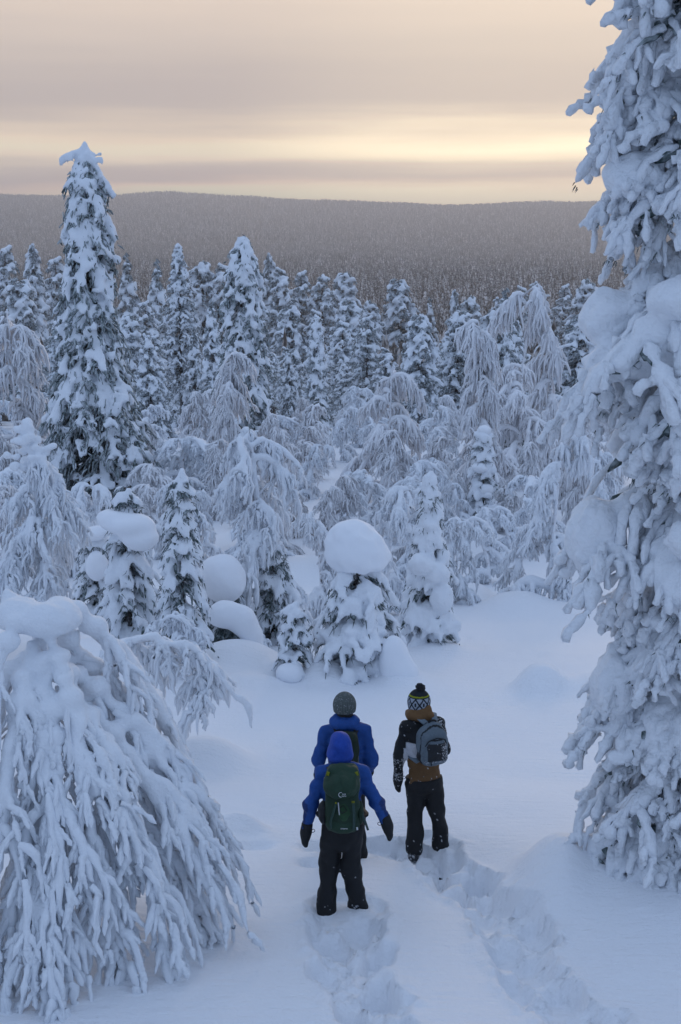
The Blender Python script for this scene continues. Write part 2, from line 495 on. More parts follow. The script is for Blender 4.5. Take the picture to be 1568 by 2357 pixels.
def ray(px, py):
    u = (px - CXP) / FOC; v = (CYP - py) / FOC
    c, s = math.cos(PITCH), math.sin(PITCH)
    return np.array([u, c + v * s, -s + v * c])
def hit(px, py, ymax=6000):
    """Where the line of sight through a pixel meets the ground."""
    d = ray(px, py)
    y = np.exp(np.linspace(math.log(4.0), math.log(ymax), 6000))
    t = y / d[1]
    z = CAM_Z + t * d[2]; x = t * d[0]
    g = ground0(x, y)
    i = int(np.argmax(z < g))
    if not (z < g).any(): i = len(y) - 1
    return float(x[i]), float(y[i]), float(g[i])
def at_dist(px, y):
    """Ground point in the vertical plane of pixel column px at distance y (column read near the horizon of the picture)."""
    x = (px - CXP) / FOC * y * 1.0
    return x
def size_px(n, y, z=0.0):
    """metres covered by n picture pixels at distance y and height z."""
    depth = y * math.cos(PITCH) + (CAM_Z - z) * math.sin(PITCH)
    return n * depth / FOC
def place(px, py):
    x, y, z = hit(px, py)
    return x, y, float(ground1(x, y))
def height_to(px, py_top, y, z):
    d = ray(px, py_top)
    return CAM_Z + y * d[2] / d[1] - z

def mound(px, py, wpx, h, deep=1.0):
    x, y, z = hit(px, py)
    w = size_px(wpx, y, z) * .5
    MOUNDS.append((x, y + w * deep * .5, w, w * deep, h))
# drifts, buried shrubs and banks (picture column, row of the front foot, width, height)
for a in ((1245, 1592, 110, .42), (1090, 1375, 90, .34), (1185, 1405, 150, .34), (590, 1585, 120, .16), (745, 1572, 110, .34),
          (640, 1560, 70, .22), (560, 1545, 190, .42, 1.3), (920, 1566, 110, .26), (470, 1770, 190, .34), (300, 1600, 420, .50, 1.5),
          (100, 1640, 420, .55, 1.5), (540, 1925, 130, .22), (1010, 1500, 130, .16), (820, 1558, 260, .14), (1300, 1420, 260, .2),
          (380, 1060, 300, .6), (660, 1050, 300, .5), (1430, 1600, 260, .25), (700, 1330, 260, .45), (1090, 1265, 200, .5)):
    mound(*a)
RIGHT_TREE = (3.36, 12.5)
MOUNDS.append((RIGHT_TREE[0] - .15, RIGHT_TREE[1] + .1, 1.45, 1.4, .24))
MOUNDS.append((RIGHT_TREE[0] - 1.15, RIGHT_TREE[1] + .15, .36, .6, .20))
MOUNDS.append((RIGHT_TREE[0] - 1.45, RIGHT_TREE[1] - .25, .30, .75, .22))
MOUNDS.append((-2.6, 11.2, 1.3, 1.3, .22))

# where the three walkers stand
FRONT_XY = hit(788, 2085)[:2]
GUIDE_XY = hit(984, 1948)[:2]
REAR_XY = (0.055, 13.35)

def px_path(pts):
    return np.array([hit(*p)[:2] for p in pts])
TRAILS = [   # (points, half width, depth, stride)
    (np.vstack([np.array(FRONT_XY) + [0, .05], px_path([(795, 2130), (808, 2200), (826, 2280), (842, 2345)]), [[.22, 8.0], [.3, 6.6], [.35, 5.0]]]), .27, .10, .38),
    (np.vstack([np.array(GUIDE_XY) + [0, .05], px_path([(1000, 1985), (1075, 2040), (1150, 2110), (1190, 2180), (1250, 2265), (1320, 2345)]), [[1.75, 8.0], [1.95, 6.0]]]), .28, .10, .36),
    (np.vstack([np.array(REAR_XY) + [0, .05], px_path([(850, 1945), (930, 1965), (1000, 1990)])]), .24, .10, .42),
]
def track_depth(x, y):
    """Trampled trenches with snowshoe prints; x, y flat arrays."""
    dz = np.zeros_like(x)
    rng = np.random.RandomState(12)
    mask_all = np.zeros_like(x)
    for pts, hw, dep, stride in TRAILS:
        seg = np.linalg.norm(np.diff(pts, axis=0), axis=1); S = np.concatenate([[0], np.cumsum(seg)])
        q = np.arange(0, S[-1], .04)
        C = np.stack([np.interp(q, S, pts[:, 0]), np.interp(q, S, pts[:, 1])], 1)
        C[:, 0] += .05 * np.sin(q * 3.1) + .03 * np.sin(q * 7.3)
        T = np.gradient(C, axis=0); T /= np.linalg.norm(T, axis=1, keepdims=True)
        sel = (y > C[:, 1].min() - .8) & (y < C[:, 1].max() + .8) & (x > C[:, 0].min() - .9) & (x < C[:, 0].max() + .9)
        I = np.nonzero(sel)[0]
        X, Y = x[I], y[I]
        d2 = np.full(len(I), 9e9)
        for c in C[::2]:
            d2 = np.minimum(d2, (X - c[0]) ** 2 + (Y - c[1]) ** 2)
        d = np.sqrt(d2) + .16 * fbm2(X * 3.2, Y * 3.2, 3, 77) + .03 * fbm2(X * 7, Y * 7, 1, 78)
        m = np.clip((hw - d) / .10 + .5, 0, 1); m = m * m * (3 - 2 * m)
        chunks = fbm2(X * 7.5, Y * 7.5, 4, 51, .6)
        ridged = 1 - 2 * np.abs(fbm2(X * 5.2, Y * 5.2, 3, 61, .55))
        loc = -dep * m * .9 + m * (.10 * chunks + .05 * (ridged - .6))
        rim = np.exp(-((d - hw - .04) / .06) ** 2)
        loc += rim * (.022 + .05 * np.abs(fbm2(X * 9, Y * 9, 3, 63)))
        k = 0
        s = .1
        while s < S[-1]:
            i = min(int(s / .04), len(C) - 1)
            side = 1 if k % 2 else -1
            c = C[i] + side * (.13 + .03 * rng.randn()) * np.array([-T[i, 1], T[i, 0]])
            t = T[i]
            u = (X - c[0]) * t[0] + (Y - c[1]) * t[1]; v = -(X - c[0]) * t[1] + (Y - c[1]) * t[0]
            e = (np.abs(u / .23)) ** 2.6 + (np.abs(v / .125)) ** 2.6
            e = e * (1 + .6 * fbm2(X * 6, Y * 6, 1, 90 + k))
            p = 1 / (1 + np.exp(np.minimum((e - 1) * 6.0, 50)))
            fade = (.6 + .4 * math.exp(-s / 1.6)) * min(1, .35 + s * .9)
            pd = (.25 + .05 * rng.randn()) * fade
            loc = loc * (1 - .6 * p) - pd * p + .02 * p * (u / .23)
            k += 1; s += stride * (1 + .12 * rng.randn())
        w0 = np.exp(-((X - pts[0, 0]) ** 2 + (Y - pts[0, 1]) ** 2) / .38 ** 2)
        dz[I] += loc * (1 - .7 * w0)
        mask_all[I] = np.maximum(mask_all[I], m)
    return dz

def dimples(x, y):
    """A few faint hare tracks across the open snow."""
    dz = np.zeros_like(x)
    lines = [((1050, 1487), (1290, 1512)), ((1290, 1512), (1345, 1520)), ((920, 1660), (1300, 1600)), ((1060, 1470), (1340, 1482))]
    for a, b in lines:
        pa, pb = np.array(hit(*a)[:2]), np.array(hit(*b)[:2])
        n = int(np.linalg.norm(pb - pa) / .28)
        for i in range(n):
            c = pa + (pb - pa) * (i + .5) / n + .04 * np.array([math.sin(i * 2.3), math.cos(i * 3.1)])
            sel = np.nonzero((np.abs(x - c[0]) < .3) & (np.abs(y - c[1]) < .3))[0]
            dz[sel] -= .05 * np.exp(-((x[sel] - c[0]) / .09) ** 2 - ((y[sel] - c[1]) / .10) ** 2)
    for px, py, w in ((560, 1925, .2), (590, 1945, .16), (770, 1870, .2), (640, 1712, .12), (735, 1950, .2), (720, 1985, .14)):
        c = hit(px, py)
        dz -= .10 * np.exp(-(((x - c[0]) / w) ** 2 + ((y - c[1]) / (w * .9)) ** 2) ** 1.5)
    return dz

def build_ground():
    ys = np.concatenate([np.linspace(-40, 5.2, 24), np.arange(5.4, 16.5, .040)])
    y = ys[-1]; far = []
    while y < 9600:
        y += max(.06, y * .0135) if y < 60 else y * .04
        far.append(y)
    ys = np.concatenate([ys, far])
    n = 241
    u = np.linspace(-1, 1, n)
    u = .62 * u + .38 * u * np.abs(u) ** 5 * 6
    w = np.maximum(.33 * np.maximum(ys, 0) + 1.6, 5.0)
    X = (u[None, :] * w[:, None]).ravel(); Y = np.repeat(ys, n)
    Z = ground1(X, Y)
    nearm = np.nonzero((Y > 4) & (Y < 45))[0]
    Z[nearm] += track_depth(X[nearm], Y[nearm]) + dimples(X[nearm], Y[nearm])
    i = (np.arange(len(ys) - 1)[:, None] * n + np.arange(n - 1)[None, :]).ravel()
    F = np.stack([i, i + 1, i + n + 1, i + n], 1)
    o = obj('snow_ground', mesh_np('snow_ground', np.stack([X, Y, Z], 1), [F], M_GROUND))
    o['kind'] = 'structure'
    o['label'] = 'deep untouched snow falling away to the wooded valley and far fells'
build_ground()
# ------------------------------------------------------------------ trees
ZUP = np.array([0, 0, 1.0])
class Skel:
    """Collects capsules of snow, bark polylines and needle spikes of one tree."""
    def __init__(self): self.caps = []; self.ell = []; self.n0 = []; self.n1 = []; self.bark = []; self.tw = []; self.brush = []
    def snow(self, pts, rad):
        for a, b, r0, r1 in zip(pts[:-1], pts[1:], rad[:-1], rad[1:]): self.caps.append((a, b, r0, r1))
    def filter(self, ok):
        self.caps = [c for c in self.caps if ok(c[0])]; self.brush = [b for b in self.brush if ok(b[0][-1])]; self.tw = [b for b in self.tw if ok(b[0][-1])]; self.ell = [e for e in self.ell if ok(e[0])]
        m = [ok(a) for a in self.n0]; self.n0 = [a for a, k in zip(self.n0, m) if k]; self.n1 = [a for a, k in zip(self.n1, m) if k]
    def needles(self, p, d): self.n0.append(p); self.n1.append(p + d)

def spruce(rng, H, prof, z0=.15, dz=.2, per=5, droop=.8, thick=.09, side=4, spike=.16, pads=.08, nd=3, lift=.55, ztop=None, updroop=None, gap=0.0, inner=.28, bare=.12, brush=.62, sub=0, tipr=.75, hidden=None, subbrush=True, knobs=0.0, brush_to=.96, sl=.45, tubey=False):
    """Boughs with side twigs; snow rests on top of each, the needle brush shows beneath."""
    S = Skel(); z = z0; aoff = rng.rand() * 6.28
    while z < (ztop or H):
        f = z / H
        for k in range(per):
            if rng.rand() < gap: continue
            a = aoff + k * 2 * math.pi / per + rng.randn() * .25
            L = max(prof(z) * (.68 + .46 * rng.rand()), .06)
            th = thick * (.6 + .4 * min(1, L / .8)) * (.7 + .6 * rng.rand())
            out = np.array([math.cos(a), math.sin(a), 0]); lat = np.array([-math.sin(a), math.cos(a), 0])
            dr = (droop if updroop is None else droop + (updroop - droop) * f) * (.8 + .4 * rng.rand())
            zz = z + rng.randn() * dz * .35
            bend = rng.randn() * .14
            def sp(t): return out * (L * t * (1 - .1 * t)) + lat * (bend * L * t * t) + ZUP * (zz + L * (.14 * t - dr * t ** 1.6))
            n = 6
            ts = np.linspace(inner, 1, n)
            P = np.array([sp(t) for t in ts])
            R = th * (.6 + .55 * ts) * (.7 + .6 * rng.rand(n)); R[-1] *= tipr
            S.brush.append((np.array([sp(t) for t in np.linspace(.12, brush_to, 6)]) - ZUP * th * .18, th * brush))
            if rng.rand() > bare: S.snow(P + ZUP * (R * lift)[:, None], R)
            S.bark.append((np.array([sp(t) for t in np.linspace(0, 1, 5)]), .014 + .016 * L))
            for t in np.linspace(.2, .93, 3 + int(6 * L)):
                p = sp(t)
                for q in range(nd):
                    d = out * (.3 + .3 * rng.rand()) + lat * rng.randn() * .6 - ZUP * (.35 + .6 * rng.rand())
                    S.needles(p + rng.randn(3) * th * .35, d / np.linalg.norm(d) * (spike * (.6 + .6 * rng.rand()) + th * .4))
            back = hidden is not None and math.sin(a) > hidden
            for j in range(side if not back else 3):
                t = .28 + .70 * (j + rng.rand() * .8) / side
                b = sp(t); sg = 1 if (j + k) % 2 else -1
                ang = sg * (.5 + .6 * rng.rand())
                dirh = out * math.cos(ang) + lat * math.sin(ang)
                l = (L * sl * (1.15 - .6 * t) + .05) * (.65 + .7 * rng.rand())
                q = np.array([b, b + dirh * l * .35 - ZUP * l * (.03 + .15 * dr), b + dirh * l * .7 - ZUP * l * (.18 + .42 * dr), b + dirh * l * .95 - ZUP * l * (.4 + .8 * dr)])
                r = th * np.array([.7, .72, .66, .5]) * (.7 + .6 * rng.rand(4))
                if rng.rand() > bare:
                    if tubey: S.tw.append((resample(q + ZUP * (r * lift)[:, None], 6), r.mean() * .78))
                    else: S.snow(q + ZUP * (r * lift)[:, None], r)
                S.brush.append((resample(q, 8)[:(6 if brush_to > .9 else 4)] - ZUP * th * .15, th * brush * .7))
                if knobs and not back and rng.rand() < knobs: S.ell.append((q[-1] + ZUP * th * .2, (th * (.7 + .5 * rng.rand()), th * (.7 + .5 * rng.rand()), th * (.6 + .4 * rng.rand()))))
                for _ in range(0 if back else sub):
                    w = 1 + rng.randint(3); d = unit(dirh * .5 + rng.randn(3) * [.6, .6, .25] - ZUP * (.35 + .5 * dr))
                    l2 = l * (.35 + .35 * rng.rand()) + .03
                    q2 = np.array([q[w], q[w] + d * l2 * .55, q[w] + d * l2 - ZUP * l2 * .25])
                    r2 = th * np.array([.62, .58, .46]) * (.75 + .5 * rng.rand(3))
                    if rng.rand() > bare:
                        if tubey: S.tw.append((resample(q2 + ZUP * (r2 * lift)[:, None], 6), r2.mean() * .72))
                        else: S.snow(q2 + ZUP * (r2 * lift)[:, None], r2)
                    if subbrush: S.brush.append((resample(q2, 6) - ZUP * th * .12, th * brush * .5))
                for p in q[1:]:
                    for _ in range(max(nd - 2, 1)):
                        d = dirh * .4 + lat * rng.randn() * .5 - ZUP * (.4 + .6 * rng.rand())
                        S.needles(p + rng.randn(3) * th * .25, d / np.linalg.norm(d) * (spike * (.5 + .6 * rng.rand()) + th * .3))
            if rng.rand() < pads:
                t = .55 + .4 * rng.rand(); c = sp(t)
                S.ell.append((c + ZUP * th * .8, (th * 1.6, th * 1.6, th * 1.15)))
        aoff += .9; z += dz * (.8 + .4 * rng.rand()) * (1 if f < .75 else .8)
    return S

def drop_crumbs(V, F, least):
    """Removes loose bits of surface with fewer than `least` faces."""
    lab = np.arange(len(V))
    while True:
        m = lab[F].min(1); new = lab.copy()
        for c in range(4): np.minimum.at(new, F[:, c], m)
        new = new[new]; new = new[new]
        if np.array_equal(new, lab): break
        lab = new
    n = np.bincount(lab[F[:, 0]], minlength=len(V))
    keep = n[lab[F[:, 0]]] >= least
    F = F[keep]; used = np.zeros(len(V), bool); used[F.ravel()] = True
    idx = np.cumsum(used) - 1
    return V[used], idx[F]

def field_mesh(S, vs, rng, noise=((.16, .02), (.07, .012)), k=None, clip=None, extra=None, crumbs=60, fuzz=(.22, .035)):
    P = np.array([c[0] for c in S.caps] + [c[1] for c in S.caps] + [e[0] for e in S.ell]).reshape(-1, 3)
    rm = max([max(c[2], c[3]) for c in S.caps] + [max(e[1]) for e in S.ell] + [0])
    lo, hi = P.min(0) - rm - 4 * vs, P.max(0) + rm + 4 * vs
    if clip is not None: lo = np.maximum(lo, clip[0]); hi = np.minimum(hi, clip[1])
    Fd = Field(lo, hi, vs, hard=True)
    for c in S.caps: Fd.capsule(*c)
    for e in S.ell: Fd.ellipsoid(*e)
    D = Fd.sd()
    for size, amp in noise: D = Fd.noise(D, size, amp, rng)
    if extra is not None: D = extra(Fd, D)
    V, F = Fd.surface(D)
    if not len(F): return V, [F]
    V, F = drop_crumbs(V, F, crumbs)
    if not fuzz: return V, [F]
    # rime feathers: short crystals standing off the snow skin, mostly on its flanks and undersides
    A, B, C = V[F[:, 0]], V[F[:, 1]], V[F[:, 2]]
    nrm = unit(np.cross(B - A, C - A)); w = np.clip(.75 - nrm[:, 2], .12, 1.3)
    i = rng.choice(len(F), int(len(F) * fuzz[0]), p=w / w.sum())
    u = rng.rand(len(i), 2); c = A[i] + (B[i] - A[i]) * u[:, :1] + (V[F[i, 3]] - A[i]) * u[:, 1:]
    d = unit(nrm[i] + rng.randn(len(i), 3) * .55) * (fuzz[1] * (.4 + rng.rand(len(i)) ** 2))[:, None]
    V2, F2 = cones(c - nrm[i] * fuzz[1] * .1, c + d, fuzz[1] * .26)
    return np.vstack([V, V2]), [F, F2 + len(V)]

def needle_mesh(S, r, limit=None, rng=None, sides=4, rings=5):
    """Bottle-brush needle twigs: rough dark rods set with short spikes."""
    a, b = np.array(S.n0), np.array(S.n1)
    rng = rng or np.random.RandomState(1)
    if limit and len(a) > limit:
        i = rng.choice(len(a), limit, replace=False); a, b = a[i], b[i]
    V1, F1 = cones(a, b, r)
    P = np.array([resample(p, rings) for p, q in S.brush]); R = np.array([q * np.interp(np.linspace(0, 1, rings), [0, .2, .5, .8, 1], [.5, .9, 1, .85, .4]) for p, q in S.brush])
    P = P + rng.randn(*P.shape) * (R * .25)[..., None]
    V2, F2 = tubes(P, R, sides, rng, .55)
    return np.vstack([V1, V2]), [F1, F2 + len(V1)]

def trunk_mesh(pts, rad, sides=9, rng=None, n=14):
    pl = resample(pts, n)
    R = np.interp(np.linspace(0, 1, n), np.linspace(0, 1, len(rad)), rad)
    return tubes(pl[None], R[None], sides, rng, .12)

def spruce_thing(name, label, S, H, vs, rng, rtrunk=.12, cap=None, noise=((.16, .02), (.07, .012)), needle_r=.012, mat=None, needle_mat=None, group=None, limit=2200, k=None, clip=None, lean=(0, 0), extra=None, bark_sides=3, crumbs=60, bark_to=1.0, fuzz=None, cap_floor=None, brush_sides=4, brush_rings=4):
    root = thing(name, label, 'tree', group=group)
    tp = np.array([[0, 0, -.4], [lean[0] * .4, lean[1] * .4, H * .5], [lean[0], lean[1], H * .97]])
    parts = [trunk_mesh(tp, [rtrunk * 1.15, rtrunk * .7, .015], 9, rng)]
    me = mesh_np('trunk', *join(parts), M_BARK); obj('trunk', me, root)
    P = np.array([resample(p, 11)[:int(10 * bark_to) + 1] for p, r in S.bark]); P = np.array([resample(p, 5) for p in P]); R = np.array([[r, r * .9, r * .75, r * .55, r * .25] for p, r in S.bark])
    me = mesh_np('branches', *(lambda a: (a[0], [a[1]]))(tubes(P, R, bark_sides)), M_BARK); obj('branches', me, root)
    V, F = needle_mesh(S, needle_r, limit, rng, brush_sides, brush_rings)
    obj('needles', mesh_np('needles', V, F, needle_mat or M_NEEDLE, smooth=False), root)
    V, F = field_mesh(S, vs, rng, noise, k, clip, extra, crumbs, None if S.tw else (fuzz or ((.2, .032) if vs < .055 else None)))
    if S.tw:
        P = np.array([a for a, b in S.tw]); P = P + rng.randn(*P.shape) * .008
        P = np.array([resample(a, 8) for a in P]); P[:, -2] = P[:, -2] * .45 + P[:, -1] * .55
        R = np.array([b * np.array([.9, 1.05, 1.1, 1.15, 1.15, 1.2, 1.0, .06]) for a, b in S.tw]) * (.6 + .8 * rng.rand(len(S.tw), 8))
        V2, F2 = tubes(P, R, 5, rng, .36)
        n = int(len(F2) * .10); c = F2[rng.choice(len(F2), n)]; k = rng.rand(n, 1); c0 = V2[c[:, 0]] * k + V2[c[:, 2]] * (1 - k)
        nv = unit(np.cross(V2[c[:, 1]] - V2[c[:, 0]], V2[c[:, 3]] - V2[c[:, 0]]))
        V3, F3 = cones(c0, c0 + unit(nv + rng.randn(n, 3) * .5) * (.04 * (.3 + .6 * rng.rand(n)))[:, None], .009)
        V, F = join([(V, F[0]), (V2, F2), (V3, F3)])
    obj('snow_load', mesh_np('snow_load', V, F, mat or M_SNOW), root)
    if cap is not None:
        for c in cap: snow_cap(root, c, rng, floor=cap_floor)
    return root

def snow_cap(root, blobs, rng, vs=.035, name='snow_cap', noise=.03, floor=None):
    """A big rounded lump of snow sitting on the tree: list of (centre, radii)."""
    P = np.array([b[0] for b in blobs]); R = np.array([b[1] for b in blobs])
    Fd = Field((P - R).min(0) - .12, (P + R).max(0) + .12, vs, 14.0)
    for c, r in blobs: Fd.ellipsoid(c, r)
    D = Fd.noise(Fd.sd(), .45, noise * 1.3, rng); D = Fd.noise(D, .2, noise * .5, rng); D = Fd.noise(D, .1, noise * .2, rng)
    if floor is not None:
        D = np.maximum(D, (floor - Fd.grid()[2]) * .8 + 0 * D)
        D = Fd.noise(D, .14, .03, rng)
    V, F = Fd.surface(D)
    return obj(name, mesh_np(name, V, [F], M_CAP), root)

def arc(start, out, L, up, down, n=8, power=2.0, lat=None, bend=0.0):
    s = np.linspace(0, 1, n)[:, None]
    p = np.asarray(start)[None] + np.asarray(out)[None] * (L * (s - .18 * s ** 2)) + ZUP[None] * (up * s - down * s ** power)
    if lat is not None: p = p + np.asarray(lat)[None] * (bend * L * s ** 2)
    return p

def birch(rng, H, spread, trunk, nl=16, nt=9, tl=(.15, .5), tr=.03, lr=.055, zmin=.3, up=(.1, .5), fork=.5, droop=1.0, lout=(.5, 1.0), azs=None, lz=None, curl=.35, nsub=6):
    """Snow-bent birch: limbs arch out and down, side limbs fan off them, short frosted twigs hang from all."""
    limbs, twigs = [], []
    tp = resample(trunk, 40)
    t = np.linspace(0, 1, 7)[:, None]
    def hang(pl, a, m, l0, l1, r, s0=.1):
        n = len(pl) - 1
        for j in range(m):
            s = s0 + (1 - s0) * (j + rng.rand()) / m
            i = min(int(s * n), n - 1); f = s * n - i
            q = pl[i] * (1 - f) + pl[i + 1] * f
            az = a + rng.randn() * 1.0; o = np.array([math.cos(az), math.sin(az), 0])
            l = l0 + (l1 - l0) * rng.rand() ** 1.4
            l = min(l, max(q[2] - zmin * .3, .1))
            h = l * curl * (.3 + 1.1 * rng.rand())
            w = np.cumsum(rng.randn(7, 3) * .035 * l ** .6, 0); w[0] = 0; w[:, 2] *= .4
            tw = q + o * (h * np.sqrt(t + 1e-4) * 1.2) + ZUP * (.25 * h * np.sin(t * 3.14) - l * t ** 1.25) + w
            twigs.append((tw, r * (.65 + .8 * rng.rand())))
            if rng.rand() < fork:
                k = rng.randint(1, 5); o2 = unit(o + rng.randn(3) * [1.2, 1.2, 0])
                l2 = l * (.35 + .3 * rng.rand())
                twigs.append((tw[k] + o2 * (l2 * .6 * np.sqrt(t + 1e-4)) - ZUP * (l2 * .85 * t ** 1.2) + w * .5, r * (.55 + .5 * rng.rand())))
    for i in range(nl):
        f = (lz[0] + (lz[1] - lz[0]) * (i + rng.rand()) / nl) if lz else .3 + .7 * (i + rng.rand()) / nl
        b = tp[min(int(f * 39), 39)]
        a = rng.rand() * 6.283 if azs is None else azs[0] + (azs[1] - azs[0]) * rng.rand()
        out = np.array([math.cos(a), math.sin(a), 0]); lat = np.array([-out[1], out[0], 0])
        L = spread * (lout[0] + (lout[1] - lout[0]) * rng.rand()) * (1.2 - .55 * f)
        u = L * (up[0] + (up[1] - up[0]) * rng.rand())
        zavail = max(b[2] + u - zmin, .2)
        pl = arc(b, out, L, u * 2.2, min(u * 1.2 + droop * L * (.6 + .8 * rng.rand()), zavail + u), 10, 2.0, lat, rng.randn() * .35)
        R = lr * (.8 + .5 * rng.rand()) * (1.1 - .4 * f)
        limbs.append((pl, R))
        hang(pl, a, nt, tl[0], tl[1], tr)
        for j in range(nsub):
            k = 2 + rng.randint(7); a2 = a + (1 if j % 2 else -1) * (.45 + .7 * rng.rand())
            o2 = np.array([math.cos(a2), math.sin(a2), 0]); l2 = L * (.28 + .3 * rng.rand()) * (1.15 - k / 14)
            p2 = arc(pl[k], o2, l2, l2 * .25 * rng.rand(), min(l2 * (.5 + 1.0 * rng.rand()), max(pl[k][2] - zmin * .6, .1)), 10, 1.8, np.array([-o2[1], o2[0], 0]), rng.randn() * .3)
            limbs.append((p2, R * .62))
            hang(p2, a2, max(int(nt * .6), 3), tl[0] * .8, tl[1] * .75, tr * .92, .05)
    return limbs, twigs

def birch_thing(name, label, rng, trunk, rtrunk, limbs, twigs, vs=None, group=None, jit=.3, pads=None, noise=((.10, .012), (.05, .008)), sides=4, lift=.5, limit=None, clip=None, fuzz=(.2, .035), twig_sides=4):
    root = thing(name, label, 'tree', group=group)
    n = 16
    pl = resample(trunk, n)
    parts = [tubes(pl[None], np.linspace(rtrunk, rtrunk * .35, n)[None], 8, rng, .1)]
    LP = np.array([resample(p, 10) for p, r in limbs])
    LR = np.array([np.linspace(r * .42, r * .15, 10) for p, r in limbs])
    LB = np.array([resample(p[:int(len(p) * .8)], 4) for p in LP]) - ZUP * .004
    V, F = tubes(LB, LR[:, ::3] * .7, 3, rng, .1)
    obj('trunk', mesh_np('trunk', *join(parts + [(V, F)]), M_TWIG), root)
    nr = 6 if sides > 3 else 5
    TP = np.array([resample(p, nr) for p, r in twigs]); prof = np.interp(np.linspace(0, 1, nr), [0, .2, .4, .6, .8, 1], [1.0, 1.1, 1.1, 1.0, .85, .3])
    TR = np.array([r * prof * (.75 + .5 * rng.rand(nr)) for p, r in twigs])
    if vs is None:
        up = LP + ZUP * (np.array([r for p, r in limbs])[:, None, None] * lift)
        SR = np.array([1.35 * r * np.array([.5, .8, .95, 1, 1, 1, .95, .85, .75, .4]) for p, r in limbs]) * (.8 + .4 * rng.rand(len(limbs), 10))
        tr_up = resample(trunk, 14) + np.array([0, -.03, .05]) * rtrunk / .06
        parts = [tubes(up, SR, 5, rng, jit * .7), tubes(TP, TR, sides, rng, jit)]
        hz = np.clip(1.2 - np.abs(np.gradient(tr_up[:, 2])) / (np.linalg.norm(np.gradient(tr_up, axis=0), axis=1) + 1e-6), .25, 1.2)
        parts.append(tubes(tr_up[None], (rtrunk * np.linspace(.9, .75, 14) * hz)[None], 7, rng, jit))
        V, Fs = join(parts)
        obj('snow_load', mesh_np('snow_load', V, Fs, M_RIME), root)
        if pads:
            for c in pads: snow_cap(root, c, rng, .04)
    else:
        S = Skel()
        for p, r in limbs:
            q = resample(p, 12); R = r * np.array([.7, .9, 1, 1, 1.05, 1.1, 1.05, 1, .95, .9, .8, .6]) * (.75 + .5 * rng.rand(12))
            S.snow(q + ZUP * (R * lift)[:, None], R)
        q = resample(trunk, 14); S.snow(q + ZUP * rtrunk * .6 + np.array([0, -.02, 0]), np.linspace(rtrunk, rtrunk * .9, 14) * .9)
        for pd in (pads or []): S.ell += pd
        V, F = field_mesh(S, vs, rng, noise, None, clip, None, 150, None)
        nr = 8 if twig_sides > 5 else 6; TP = np.array([resample(p, nr) for p, r in twigs]); prof = np.interp(np.linspace(0, 1, nr), np.linspace(0, 1, 8), [1.0, 1.1, 1.1, 1.05, 1.0, .95, .8, .15])
        TR = np.array([r * prof * (.68 + .64 * rng.rand(nr)) for p, r in twigs])
        V2, F2 = tubes(TP, TR, twig_sides, rng, .38)
        n = int(len(F2) * (.16 if twig_sides > 5 else .07)); c = F2[rng.choice(len(F2), n)]; k = rng.rand(n, 1)
        c0 = V2[c[:, 0]] * k + V2[c[:, 2]] * (1 - k); ax = V2[c].mean(1) - c0; nv = unit(np.cross(V2[c[:, 1]] - V2[c[:, 0]], V2[c[:, 3]] - V2[c[:, 0]]))
        V3, F3 = cones(c0, c0 + unit(nv + rng.randn(n, 3) * .5) * (fuzz[1] * (.3 + .6 * rng.rand(n)))[:, None], fuzz[1] * .22)
        V, Fs = join([(V, F[0]), (V2, F2), (V3, F3)])
        obj('snow_load', mesh_np('snow_load', V, Fs, M_SNOW), root)
    return root
def put(root, x, y, z, rz=0.0, s=1.0):
    root.location = (x, y, z); root.rotation_euler = (0, 0, rz)
    root.scale = (s,) * 3 if isinstance(s, (int, float)) else s
    return root
def cone_prof(H, R, p=.85, tip=.06): return lambda z: tip + R * max(0.0, 1 - z / H) ** p

